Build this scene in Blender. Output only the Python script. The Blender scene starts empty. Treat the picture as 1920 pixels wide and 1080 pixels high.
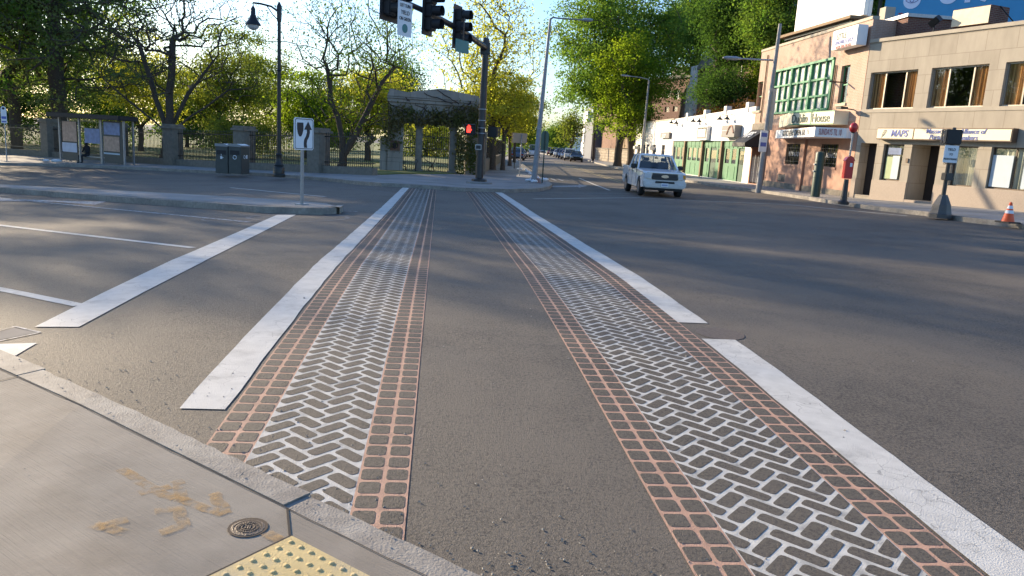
import bpy, bmesh, math, random
import numpy as np
from mathutils import Vector, Matrix
R = math.radians
SC = bpy.context.scene
COL = SC.collection
# ------------------------------------------------------------------ camera
FPX = 1425.0
PITCH, ROLL, YAW = R(10.71), R(3.434), R(5.921)
CAM = np.array([0, 0, 1.65])
F_ = np.array([math.sin(YAW)*math.cos(PITCH), math.cos(YAW)*math.cos(PITCH), -math.sin(PITCH)])
R0 = np.array([math.cos(YAW), -math.sin(YAW), 0.]); U0 = np.cross(R0, F_)
R_ = math.cos(ROLL)*R0 + math.sin(ROLL)*U0
U_ = math.cos(ROLL)*U0 - math.sin(ROLL)*R0
cd = bpy.data.cameras.new('camera'); cam = bpy.data.objects.new('camera', cd); COL.objects.link(cam)
cd.sensor_width = 36; cd.lens = 36*FPX/1920; cd.clip_start = .05; cd.clip_end = 6000
cam.matrix_world = Matrix(((R_[0], U_[0], -F_[0], CAM[0]), (R_[1], U_[1], -F_[1], CAM[1]), (R_[2], U_[2], -F_[2], CAM[2]), (0, 0, 0, 1)))
SC.camera = cam
# ------------------------------------------------------------------ light
SUN_AZ, SUN_EL = R(-44), R(16)         # azimuth clockwise from +Y
w = bpy.data.worlds.new('World'); SC.world = w; w.use_nodes = True
nt = w.node_tree; bg = nt.nodes['Background']
sky = nt.nodes.new('ShaderNodeTexSky'); sky.sky_type = 'NISHITA'; sky.sun_disc = False
sky.sun_elevation = SUN_EL; sky.sun_rotation = SUN_AZ; sky.air_density = 1.2; sky.dust_density = 1.0; sky.ozone_density = 2.5
tn = nt.nodes.new('ShaderNodeVectorMath'); tn.operation = 'MULTIPLY'; tn.inputs[1].default_value = (.80, .97, 1.26)
nt.links.new(sky.outputs[0], tn.inputs[0]); nt.links.new(tn.outputs[0], bg.inputs[0]); bg.inputs[1].default_value = .105
sl = bpy.data.lights.new('sun', 'SUN'); so = bpy.data.objects.new('sun', sl); COL.objects.link(so)
sl.energy = 5.0; sl.angle = R(.55); sl.color = (1, .80, .55)
sd = Vector((math.sin(SUN_AZ)*math.cos(SUN_EL), math.cos(SUN_AZ)*math.cos(SUN_EL), math.sin(SUN_EL)))
so.rotation_euler = sd.to_track_quat('Z', 'Y').to_euler(); so.location = sd*50
SC.view_settings.view_transform = 'Standard'; SC.view_settings.look = 'None'
SC.view_settings.exposure = 1.2; SC.view_settings.gamma = 1
SC.render.engine = 'CYCLES'
SC.cycles.max_bounces = 6; SC.cycles.transparent_max_bounces = 12; SC.cycles.diffuse_bounces = 3
SC.cycles.use_denoising = True

# ------------------------------------------------------------------ ground height and picture measurement helpers
PY = [-400, 0, 3, 4, 5.5, 7.5, 9.5, 13, 16, 20, 24, 30, 34, 45, 60, 100, 300, 2000]
PZ = [-.05, -.05, -.02, 0, .04, .06, .06, -.02, -.08, -.17, -.23, -.33, -.42, -.50, -.54, -.58, -1.0, -3]
QX = [-2000, -60, -25, -14, -2, 3, 10, 17, 20, 40, 2000]
QZ = [-2.2, -1.4, -.75, -.45, 0, 0, .1, .29, .36, .55, 1.5]
def h(x, y): return float(np.interp(y, PY, PZ) + np.interp(x, QX, QZ))
def ray(u, v): return (u-960)/FPX*R_ - (v-540)/FPX*U_ + F_
TT = np.geomspace(1, 2500, 12000)
def G(u, v, dz=0.):
    """ground point seen at a pixel of the 1920 px photograph"""
    r = ray(u, v); P = CAM[:, None] + r[:, None]*TT
    d = P[2] - (np.interp(P[1], PY, PZ) + np.interp(P[0], QX, QZ)) - dz
    i = int(np.argmax(d < 0)); i = max(i, 1); a = d[i-1]/(d[i-1]-d[i]); t = TT[i-1] + a*(TT[i]-TT[i-1])
    return CAM + r*t
def g2(u, v, dz=0.): p = G(u, v, dz); return (p[0], p[1])
def at(u, v, D): return CAM + ray(u, v)*D
def proj(p):
    q = np.array(p)-CAM; z = q@F_; return 960+FPX*(q@R_)/z, 540-FPX*(q@U_)/z
def topz(x, y, v):
    """height at which the vertical line through x,y reaches picture row v"""
    lo, hi = -5., 60.
    for _ in range(50):
        m = (lo+hi)/2
        if proj((x, y, m))[1] > v: lo = m
        else: hi = m
    return lo
def on(u, D, dz=0.):
    """x, y, ground z at column u (near horizon) and camera depth D"""
    hv = 270+.06*(u-960); p = at(u, hv, D); return (p[0], p[1], h(p[0], p[1])+dz)

# ------------------------------------------------------------------ materials
def _n(nt, t, **k):
    n = nt.nodes.new(t)
    for a, b in k.items(): setattr(n, a, b)
    return n
def mat(name, col, rough=.7, metal=0., var=.12, scale=4., bump=.0, bscale=60., spec=.5, col2=None, c2scale=1.5, c2lo=.45, c2hi=.6, alpha=None, coat=0.):
    """principled with noise variation; col2 = patches of a second colour"""
    m = bpy.data.materials.new(name); m.use_nodes = True; nt = m.node_tree; b = nt.nodes['Principled BSDF']
    b.inputs['Roughness'].default_value = rough; b.inputs['Metallic'].default_value = metal
    b.inputs['Specular IOR Level'].default_value = spec; b.inputs['Coat Weight'].default_value = coat
    tc = _n(nt, 'ShaderNodeTexCoord'); L = nt.links.new
    nz = _n(nt, 'ShaderNodeTexNoise'); nz.inputs['Scale'].default_value = scale; nz.inputs['Detail'].default_value = 6
    L(tc.outputs['Object'], nz.inputs['Vector'])
    mr = _n(nt, 'ShaderNodeMapRange'); mr.inputs[1].default_value = .25; mr.inputs[2].default_value = .75
    mr.inputs[3].default_value = 1-var; mr.inputs[4].default_value = 1+var; L(nz.outputs[0], mr.inputs[0])
    base = _n(nt, 'ShaderNodeRGB'); base.outputs[0].default_value = (*col, 1); src = base.outputs[0]
    if col2:
        n2 = _n(nt, 'ShaderNodeTexNoise'); n2.inputs['Scale'].default_value = c2scale; n2.inputs['Detail'].default_value = 8; n2.inputs['Roughness'].default_value = .65
        L(tc.outputs['Object'], n2.inputs['Vector'])
        m2 = _n(nt, 'ShaderNodeMapRange'); m2.inputs[1].default_value = c2lo; m2.inputs[2].default_value = c2hi; L(n2.outputs[0], m2.inputs[0])
        mx = _n(nt, 'ShaderNodeMix', data_type='RGBA'); L(m2.outputs[0], mx.inputs[0]); L(src, mx.inputs[6]); mx.inputs[7].default_value = (*col2, 1); src = mx.outputs[2]
    vm = _n(nt, 'ShaderNodeVectorMath', operation='SCALE'); L(src, vm.inputs[0]); L(mr.outputs[0], vm.inputs['Scale'])
    L(vm.outputs[0], b.inputs['Base Color'])
    if bump:
        n3 = _n(nt, 'ShaderNodeTexNoise'); n3.inputs['Scale'].default_value = bscale; n3.inputs['Detail'].default_value = 4
        L(tc.outputs['Object'], n3.inputs['Vector']); bp = _n(nt, 'ShaderNodeBump'); bp.inputs['Strength'].default_value = bump
        bp.inputs['Distance'].default_value = .01; L(n3.outputs[0], bp.inputs['Height']); L(bp.outputs[0], b.inputs['Normal'])
    return m
def mat_asphalt(name, tone=1.):
    m = bpy.data.materials.new(name); m.use_nodes = True; nt = m.node_tree; b = nt.nodes['Principled BSDF']; L = nt.links.new
    tc = _n(nt, 'ShaderNodeTexCoord')
    def noise(s, d=5, r=.6, sc=None):
        n = _n(nt, 'ShaderNodeTexNoise'); n.inputs['Scale'].default_value = s; n.inputs['Detail'].default_value = d; n.inputs['Roughness'].default_value = r
        if sc:
            mp = _n(nt, 'ShaderNodeMapping'); mp.inputs['Scale'].default_value = sc; L(tc.outputs['Object'], mp.inputs[0]); L(mp.outputs[0], n.inputs['Vector'])
        else: L(tc.outputs['Object'], n.inputs['Vector'])
        return n.outputs[0]
    grain = noise(55., 3, .75); big = noise(.35, 6, .65); mid = noise(3., 5); fine = noise(140., 3, .7); wear = noise(.5, 4, .6, (3., .25, 1))
    v = _n(nt, 'ShaderNodeTexVoronoi'); v.inputs['Scale'].default_value = 190; L(tc.outputs['Object'], v.inputs['Vector'])
    def mth(op, a, b_):
        n = _n(nt, 'ShaderNodeMath', operation=op)
        for i, q in enumerate((a, b_)):
            if isinstance(q, (int, float)): n.inputs[i].default_value = q
            else: L(q, n.inputs[i])
        return n.outputs[0]
    s = mth('ADD', mth('MULTIPLY', mth('SUBTRACT', big, .2), .95), mth('MULTIPLY', mid, .25)); s = mth('ADD', s, mth('MULTIPLY', fine, .8)); s = mth('ADD', s, mth('MULTIPLY', wear, .22)); s = mth('ADD', s, mth('MULTIPLY', mth('SUBTRACT', grain, .5), 1.5))
    s = mth('ADD', s, mth('MULTIPLY', mth('GREATER_THAN', v.outputs['Color'], .82), .22))
    cr = _n(nt, 'ShaderNodeValToRGB'); L(s, cr.inputs[0]); e = cr.color_ramp.elements
    e[0].position = .55; e[0].color = (.030*tone, .028*tone, .026*tone, 1); e[1].position = 1.2; e[1].color = (.138*tone, .120*tone, .098*tone, 1)
    L(cr.outputs[0], b.inputs['Base Color']); b.inputs['Roughness'].default_value = .74; b.inputs['Specular IOR Level'].default_value = .36
    bp = _n(nt, 'ShaderNodeBump'); bp.inputs['Strength'].default_value = .9; bp.inputs['Distance'].default_value = .009
    L(mth('ADD', fine, mth('MULTIPLY', noise(45, 4, .7), .8)), bp.inputs['Height']); L(bp.outputs[0], b.inputs['Normal'])
    return m
def mat_leaf(name, c1, c2, trans=.5, c3=None):
    """leaf: diffuse + translucent, colour varies from clump to clump"""
    m = bpy.data.materials.new(name); m.use_nodes = True; nt = m.node_tree; L = nt.links.new
    nt.nodes.remove(nt.nodes['Principled BSDF']); out = nt.nodes['Material Output']
    g = _n(nt, 'ShaderNodeTexCoord'); nz = _n(nt, 'ShaderNodeTexNoise'); nz.inputs['Scale'].default_value = .9; nz.inputs['Detail'].default_value = 5
    L(g.outputs['Object'], nz.inputs['Vector']); cr = _n(nt, 'ShaderNodeValToRGB'); L(nz.outputs[0], cr.inputs[0])
    cr.color_ramp.elements[0].position = .35; cr.color_ramp.elements[0].color = (*c1, 1); cr.color_ramp.elements[1].position = .65; cr.color_ramp.elements[1].color = (*c2, 1)
    d = _n(nt, 'ShaderNodeBsdfDiffuse'); t = _n(nt, 'ShaderNodeBsdfTranslucent'); mx = _n(nt, 'ShaderNodeMixShader'); mx.inputs[0].default_value = trans
    tw = _n(nt, 'ShaderNodeVectorMath', operation='MULTIPLY'); tw.inputs[1].default_value = (1.12, 1.22, .6); L(cr.outputs[0], tw.inputs[0])
    L(cr.outputs[0], d.inputs[0]); L(tw.outputs[0], t.inputs[0]); L(d.outputs[0], mx.inputs[1]); L(t.outputs[0], mx.inputs[2]); L(mx.outputs[0], out.inputs[0])
    return m
def mat_wall(name, c1, c2, mortar, bw, bh, ms=.012, rough=.85, stain=None, off=.5, bump=.35, zshift=0.):
    """block or brick coursing in the x-z plane of the wall"""
    m = bpy.data.materials.new(name); m.use_nodes = True; nt = m.node_tree; b = nt.nodes['Principled BSDF']; L = nt.links.new
    tc = _n(nt, 'ShaderNodeTexCoord'); sp = _n(nt, 'ShaderNodeSeparateXYZ'); L(tc.outputs['Object'], sp.inputs[0])
    ad = _n(nt, 'ShaderNodeMath', operation='ADD'); L(sp.outputs[0], ad.inputs[0]); L(sp.outputs[1], ad.inputs[1])
    cb = _n(nt, 'ShaderNodeCombineXYZ'); L(ad.outputs[0], cb.inputs[0]); L(sp.outputs[2], cb.inputs[1])
    br = _n(nt, 'ShaderNodeTexBrick'); L(cb.outputs[0], br.inputs['Vector']); br.offset = off
    br.inputs['Color1'].default_value = (*c1, 1); br.inputs['Color2'].default_value = (*c2, 1); br.inputs['Mortar'].default_value = (*mortar, 1)
    br.inputs['Scale'].default_value = 1; br.inputs['Mortar Size'].default_value = ms; br.inputs['Brick Width'].default_value = bw; br.inputs['Row Height'].default_value = bh
    nz = _n(nt, 'ShaderNodeTexNoise'); nz.inputs['Scale'].default_value = 1.1; nz.inputs['Detail'].default_value = 8; nz.inputs['Roughness'].default_value = .65
    mp = _n(nt, 'ShaderNodeMapping'); mp.inputs['Scale'].default_value = (1.6, 1.6, .45); L(tc.outputs['Object'], mp.inputs[0]); L(mp.outputs[0], nz.inputs['Vector'])
    mr = _n(nt, 'ShaderNodeMapRange'); mr.inputs[1].default_value = .3; mr.inputs[2].default_value = .75; mr.inputs[3].default_value = 1.1; mr.inputs[4].default_value = .78; L(nz.outputs[0], mr.inputs[0])
    vm = _n(nt, 'ShaderNodeVectorMath', operation='SCALE'); L(br.outputs[0], vm.inputs[0]); L(mr.outputs[0], vm.inputs['Scale']); src = vm.outputs[0]
    if stain:
        m2 = _n(nt, 'ShaderNodeMapRange'); m2.inputs[1].default_value = .58; m2.inputs[2].default_value = .72; L(nz.outputs[0], m2.inputs[0])
        mx = _n(nt, 'ShaderNodeMix', data_type='RGBA'); L(m2.outputs[0], mx.inputs[0]); L(src, mx.inputs[6]); mx.inputs[7].default_value = (*stain, 1); src = mx.outputs[2]
    L(src, b.inputs['Base Color']); b.inputs['Roughness'].default_value = rough; b.inputs['Specular IOR Level'].default_value = .25
    bp = _n(nt, 'ShaderNodeBump'); bp.inputs['Strength'].default_value = bump; bp.inputs['Distance'].default_value = .01; bp.invert = True
    L(br.outputs['Fac'], bp.inputs['Height']); L(bp.outputs[0], b.inputs['Normal'])
    return m
def mat_glass(name, tint=(.8, .85, .85), refl=.12, dark=.0):
    m = bpy.data.materials.new(name); m.use_nodes = True; nt = m.node_tree; L = nt.links.new
    nt.nodes.remove(nt.nodes['Principled BSDF']); out = nt.nodes['Material Output']
    t = _n(nt, 'ShaderNodeBsdfTransparent'); t.inputs[0].default_value = (*tint, 1); g = _n(nt, 'ShaderNodeBsdfGlossy'); g.inputs['Roughness'].default_value = .02; g.inputs[0].default_value = (.9, .9, .9, 1)
    fr = _n(nt, 'ShaderNodeLayerWeight'); fr.inputs[0].default_value = .5; pw = _n(nt, 'ShaderNodeMath', operation='POWER'); pw.inputs[1].default_value = 4.5; L(fr.outputs['Facing'], pw.inputs[0]); ad = _n(nt, 'ShaderNodeMath', operation='ADD'); ad.inputs[1].default_value = refl; ad.use_clamp = True
    L(pw.outputs[0], ad.inputs[0]); mx = _n(nt, 'ShaderNodeMixShader'); L(ad.outputs[0], mx.inputs[0]); L(t.outputs[0], mx.inputs[1]); L(g.outputs[0], mx.inputs[2]); L(mx.outputs[0], out.inputs[0])
    return m
def mat_curtain(name, c1, c2, freq=26.):
    m = bpy.data.materials.new(name); m.use_nodes = True; nt = m.node_tree; b = nt.nodes['Principled BSDF']; L = nt.links.new
    tc = _n(nt, 'ShaderNodeTexCoord'); mp = _n(nt, 'ShaderNodeMapping'); mp.inputs['Scale'].default_value = (freq/4, freq/4, .25); L(tc.outputs['Object'], mp.inputs[0])
    nz = _n(nt, 'ShaderNodeTexNoise'); nz.inputs['Scale'].default_value = 1; nz.inputs['Detail'].default_value = 3; L(mp.outputs[0], nz.inputs['Vector'])
    cr = _n(nt, 'ShaderNodeValToRGB'); L(nz.outputs[0], cr.inputs[0]); cr.color_ramp.elements[0].position = .38; cr.color_ramp.elements[0].color = (*c1, 1)
    cr.color_ramp.elements[1].position = .62; cr.color_ramp.elements[1].color = (*c2, 1); L(cr.outputs[0], b.inputs['Base Color']); b.inputs['Roughness'].default_value = .9
    return m
def mat_emit(name, col, s):
    m = bpy.data.materials.new(name); m.use_nodes = True; b = m.node_tree.nodes['Principled BSDF']
    b.inputs['Base Color'].default_value = (*col, 1); b.inputs['Emission Color'].default_value = (*col, 1); b.inputs['Emission Strength'].default_value = s
    return m
M = dict(
 asphalt=mat_asphalt('asphalt', .95), paver=mat_asphalt('paver_asphalt', .78),
 white=mat('road_paint_white', (.52, .51, .47), .75, var=.1, scale=9, bump=.4, bscale=120, col2=(.30, .29, .27), c2scale=3.2, c2lo=.52, c2hi=.78),
 white_old=mat('worn_paint', (.42, .42, .42), .8, var=.15, scale=12, col2=(.12, .12, .12), c2scale=14, c2lo=.42, c2hi=.6),
 ghost=mat('faded_paint', (.16, .16, .165), .8, var=.15, scale=8, col2=(.085, .085, .085), c2scale=6, c2lo=.4, c2hi=.6),
 yellowline=mat('old_yellow_paint', (.42, .34, .16), .8, var=.15, scale=8, col2=(.12, .11, .09), c2scale=3, c2lo=.5, c2hi=.65),
 pwhite=mat('stamped_white', (.50, .49, .45), .8, var=.15, scale=20, bump=.6, bscale=160, col2=(.20, .20, .19), c2scale=7, c2lo=.5, c2hi=.72),
 pink=mat('stamped_terracotta', (.46, .275, .19), .8, var=.18, scale=18, bump=.6, bscale=160, col2=(.26, .165, .12), c2scale=5, c2lo=.52, c2hi=.72),
 conc=mat('sidewalk_concrete', (.275, .242, .195), .93, var=.16, scale=3, bump=.25, bscale=160, col2=(.20, .172, .135), c2scale=1.3, c2lo=.45, c2hi=.7),
 conc_far=mat('pavement_concrete', (.27, .26, .245), .9, var=.15, scale=.8, bump=.2, bscale=40, col2=(.19, .185, .175), c2scale=.5, c2lo=.45, c2hi=.65),
 granite=mat('kerb_granite', (.29, .265, .225), .8, var=.2, scale=14, bump=.5, bscale=90, col2=(.21, .19, .165), c2scale=2.5, c2lo=.42, c2hi=.6),
 yellow=mat('tactile_yellow', (.58, .44, .19), .75, var=.12, scale=8, bump=.4, bscale=180, col2=(.50, .40, .22), c2scale=5, c2lo=.5, c2hi=.65),
 spray=mat('orange_spray', (.46, .29, .12), .9, var=.1, scale=30),
 iron=mat('cast_iron', (.13, .10, .075), .6, metal=.3, var=.3, scale=40, bump=.6, bscale=90),
 grass=mat('park_grass', (.085, .12, .022), .9, var=.35, scale=1.2, bump=.6, bscale=25, col2=(.17, .17, .035), c2scale=.35),
 soil=mat('soil', (.09, .065, .045), .95, var=.3), brickpave=mat('brick_paving', (.22, .11, .085), .9, var=.2, scale=8),
 black=mat('black_metal', (.022, .024, .024), .38, metal=.2, var=.2), blackm=mat('black_matte', (.018, .018, .02), .6, var=.1),
 pole=mat('dark_pole_metal', (.045, .045, .048), .4, metal=.5, var=.2, scale=5), galv=mat('galvanised', (.34, .35, .36), .45, metal=.6, var=.15, scale=12),
 conpole=mat('weathered_grey_pole', (.25, .25, .245), .7, var=.15, scale=5, bump=.2), dkgreen=mat('dark_green_paint', (.022, .05, .037), .5, var=.15),
 signw=mat('sign_white', (.74, .76, .78), .5, var=.04), signk=mat('sign_black', (.02, .02, .025), .5, var=.05), signback=mat('sign_back_tan', (.42, .30, .2), .6, var=.1),
 signg=mat('sign_back_green', (.10, .15, .11), .6, var=.1), tealsign=mat('street_sign_teal', (.03, .20, .20), .5, var=.1),
 limestone=mat_wall('limestone_block', (.40, .355, .285), (.36, .315, .25), (.28, .24, .19), 1.3, .78, .012, bump=.15),
 limetrim=mat('limestone_trim', (.385, .34, .27), .85, var=.12, scale=3), granbase=mat('pink_granite_base', (.33, .265, .21), .6, var=.12, scale=25),
 brick=mat_wall('salmon_brick', (.43, .29, .225), (.39, .26, .195), (.46, .38, .32), .22, .075, .01, stain=(.38, .24, .17)),
 pinkwall=mat('painted_salmon_wall', (.38, .22, .155), .8, var=.14, scale=2, bump=.3, bscale=20, col2=(.38, .20, .13), c2scale=1.6, c2lo=.5, c2hi=.75),
 darkbrick=mat_wall('dark_red_brick', (.16, .07, .05), (.12, .05, .04), (.2, .16, .13), .22, .075, .01), brownst=mat_wall('brownstone', (.22, .13, .09), (.18, .10, .07), (.2, .14, .1), .5, .25, .01),
 whitewall=mat('white_stucco', (.80, .77, .72), .85, var=.05, scale=2, bump=.2, bscale=14, col2=(.72, .66, .56), c2scale=.7, c2lo=.55, c2hi=.8),
 green=mat('green_shopfront_paint', (.04, .165, .07), .6, var=.15, scale=3, col2=(.085, .23, .11), c2scale=1.2, c2lo=.5, c2hi=.75),
 greenf=mat('green_window_paint', (.04, .24, .10), .5, var=.12), dgreen=mat('door_green_dark', (.012, .06, .03), .6, var=.2),
 brownpil=mat('brown_pilaster', (.20, .13, .07), .8, var=.2, scale=5), cream=mat('cream_sign_face', (.78, .70, .50), .5, var=.04), signwhite=mat('banner_white', (.80, .80, .78), .6, var=.04),
 blue=mat('letter_blue', (.10, .14, .42), .5, var=.04), bboard=mat('billboard_blue', (.04, .27, .52), .55, var=.06, scale=2), bluetext=mat('billboard_pale_text', (.60, .72, .90), .6, var=.02), bluedark=mat('billboard_dark_blue', (.03, .06, .30), .6, var=.02),
 letgreen=mat('letter_dark_green', (.05, .09, .07), .6, var=.05), letred=mat('letter_red', (.35, .06, .05), .6, var=.05), letgold=mat('letter_gold', (.45, .28, .06), .6, var=.05),
 dark=mat('dark_interior', (.025, .02, .018), .9, var=.1), roof=mat('roof_gravel', (.16, .15, .14), .95, var=.2), brownmetal=mat('bronze_frame', (.12, .085, .06), .5, metal=.3, var=.1), alum=mat('aluminium_frame', (.42, .38, .32), .4, metal=.5, var=.05),
 glass=mat_glass('window_glass', (.93, .95, .93), .06), mirror=mat_glass('reflective_glass', (.93, .91, .88), .05), carglass=mat_glass('car_glass', (.5, .54, .56), .10),
 curtain=mat_curtain('tan_curtain', (.22, .12, .055), (.75, .50, .24), 60), blind=mat_curtain('white_blind', (.30, .29, .24), (.72, .68, .58), 14), frost=mat('frosted_pane', (.62, .62, .58), .35, var=.1, scale=5),
 carwhite=mat('car_paint_white', (.74, .76, .78), .25, var=.03, coat=.6), tyre=mat('tyre', (.02, .02, .02), .85, var=.15), rim=mat('rim', (.42, .42, .43), .3, metal=.8, var=.05), chrome=mat('chrome', (.7, .7, .72), .12, metal=1., var=.02),
 carblue=mat('car_paint_blue', (.10, .16, .27), .25, coat=.6, var=.03), carblack=mat('car_paint_black', (.02, .022, .025), .2, coat=.6, var=.03), carsilver=mat('car_paint_silver', (.42, .43, .45), .25, metal=.4, coat=.5, var=.03), cargrey=mat('car_paint_grey', (.12, .125, .13), .25, coat=.5, var=.03), carred=mat('car_paint_red', (.22, .03, .03), .25, coat=.5, var=.03),
 lens=mat('clear_lens', (.62, .64, .66), .12, var=.1, coat=.6), amber=mat('amber_lens', (.75, .30, .03), .2, var=.05), redlens=mat('red_lens', (.3, .01, .01), .2, var=.05), hand=mat_emit('signal_hand_red', (1., .05, .03), 1.2),
 red=mat('fire_red', (.50, .02, .02), .4, var=.1, coat=.3), orange=mat('cone_orange', (.80, .10, .015), .5, var=.05), lampglass=mat('lamp_globe_glass', (.6, .6, .58), .2, var=.03),
 stone=mat_wall('gate_stone', (.34, .30, .25), (.29, .255, .21), (.19, .165, .14), .95, .62, .012, bump=.5), stone2=mat('pillar_stone', (.20, .175, .14), .9, var=.2, scale=5, bump=.5, bscale=20, col2=(.17, .155, .125), c2scale=2),
 rubble=mat_wall('rubble_wall', (.40, .33, .25), (.27, .23, .18), (.16, .13, .1), .55, .38, .03, bump=.8),
 bark=mat('bark', (.075, .058, .045), .95, var=.3, scale=12, bump=.8, bscale=30), bark2=mat('grey_bark', (.14, .12, .10), .95, var=.3, scale=12, bump=.6, bscale=30), vine=mat('vine_stem', (.05, .035, .03), .95, var=.3),
 skin=mat('skin', (.42, .26, .19), .6, var=.05), cloth=mat('dark_cloth', (.02, .022, .028), .9, var=.2), poster=mat('poster_paper', (.45, .50, .60), .4, var=.15, scale=3), posterb=mat('poster_blue', (.16, .22, .38), .4, var=.3, scale=4), posterp=mat('poster_pink', (.42, .27, .20), .4, var=.3, scale=5), paper=mat('paper_notice', (.45, .52, .56), .6, var=.05), papergreen=mat('leaflet_green', (.35, .42, .22), .6, var=.1),
 lf_yel=mat_leaf('leaf_spring_yellow', (.36, .35, .05), (.52, .49, .09), .6), lf_yg=mat_leaf('leaf_yellow_green', (.15, .23, .025), (.28, .34, .04), .6),
 lf_gr=mat_leaf('leaf_fresh_green', (.085, .17, .035), (.21, .29, .065), .5), lf_dk=mat_leaf('leaf_dark_green', (.05, .10, .028), (.09, .16, .04), .45), lf_con=mat_leaf('needle_grey_green', (.11, .15, .07), (.19, .22, .10), .55),
 lf_olive=mat_leaf('leaf_olive', (.14, .17, .04), (.24, .27, .06), .5), lf_ivy=mat_leaf('ivy_leaf', (.11, .13, .04), (.20, .16, .08), .4),
)

def speckle(m, scale, lo, hi):
    nt = m.node_tree; b = nt.nodes['Principled BSDF']; tc = _n(nt, 'ShaderNodeTexCoord'); nz = _n(nt, 'ShaderNodeTexNoise'); nz.inputs['Scale'].default_value = scale; nz.inputs['Detail'].default_value = 8; nz.inputs['Roughness'].default_value = .8
    nt.links.new(tc.outputs['Object'], nz.inputs['Vector']); mr = _n(nt, 'ShaderNodeMapRange'); mr.inputs[1].default_value = lo; mr.inputs[2].default_value = hi; nt.links.new(nz.outputs[0], mr.inputs[0]); nt.links.new(mr.outputs[0], b.inputs['Alpha'])
speckle(M['spray'], 13, .40, .75)
def broom(m, ang, freq, strength, dist):
    nt = m.node_tree; b = nt.nodes['Principled BSDF']; tc = _n(nt, 'ShaderNodeTexCoord'); mp = _n(nt, 'ShaderNodeMapping'); mp.inputs['Rotation'].default_value = (0, 0, ang)
    nt.links.new(tc.outputs['Object'], mp.inputs[0]); m2 = _n(nt, 'ShaderNodeMapping'); m2.inputs['Scale'].default_value = (freq*.03, freq, 1); nt.links.new(mp.outputs[0], m2.inputs[0])
    nz = _n(nt, 'ShaderNodeTexNoise'); nz.inputs['Scale'].default_value = 1; nz.inputs['Detail'].default_value = 3; nt.links.new(m2.outputs[0], nz.inputs['Vector'])
    bp = _n(nt, 'ShaderNodeBump'); bp.inputs['Strength'].default_value = strength; bp.inputs['Distance'].default_value = dist; nt.links.new(nz.outputs[0], bp.inputs['Height'])
    old = b.inputs['Normal'].links[0].from_node if b.inputs['Normal'].links else None
    if old: nt.links.new(old.outputs[0], bp.inputs['Normal'])
    nt.links.new(bp.outputs[0], b.inputs['Normal'])
broom(M['conc'], R(40), 110, .8, .006)
def crackle(m, scale, wd, dark, lines=0):
    nt = m.node_tree; b = nt.nodes['Principled BSDF']; L = nt.links.new; tc = _n(nt, 'ShaderNodeTexCoord'); nz = _n(nt, 'ShaderNodeTexNoise'); nz.inputs['Scale'].default_value = 3; nz.inputs['Detail'].default_value = 6
    L(tc.outputs['Object'], nz.inputs['Vector']); ad = _n(nt, 'ShaderNodeVectorMath', operation='MULTIPLY_ADD'); L(nz.outputs['Color'], ad.inputs[0]); ad.inputs[1].default_value = (.25, .25, .25); L(tc.outputs['Object'], ad.inputs[2])
    v = _n(nt, 'ShaderNodeTexVoronoi', feature='DISTANCE_TO_EDGE'); v.inputs['Scale'].default_value = scale; L(ad.outputs[0], v.inputs['Vector'])
    mr = _n(nt, 'ShaderNodeMapRange'); mr.inputs[1].default_value = wd*.4; mr.inputs[2].default_value = wd; mr.inputs[3].default_value = dark; mr.inputs[4].default_value = 1; L(v.outputs[0], mr.inputs[0])
    n2 = _n(nt, 'ShaderNodeTexNoise'); n2.inputs['Scale'].default_value = 1.3; L(tc.outputs['Object'], n2.inputs['Vector']); gt = _n(nt, 'ShaderNodeMapRange'); gt.inputs[1].default_value = .45; gt.inputs[2].default_value = .58; L(n2.outputs[0], gt.inputs[0])
    mx = _n(nt, 'ShaderNodeMix'); L(gt.outputs[0], mx.inputs[0]); mx.inputs[2].default_value = 1; L(mr.outputs[0], mx.inputs[3])
    src = b.inputs['Base Color'].links[0].from_socket; sc = _n(nt, 'ShaderNodeVectorMath', operation='SCALE'); L(src, sc.inputs[0]); L(mx.outputs[0], sc.inputs['Scale']); L(sc.outputs[0], b.inputs['Base Color'])
crackle(M['white'], 6.5, .014, .62)
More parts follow.
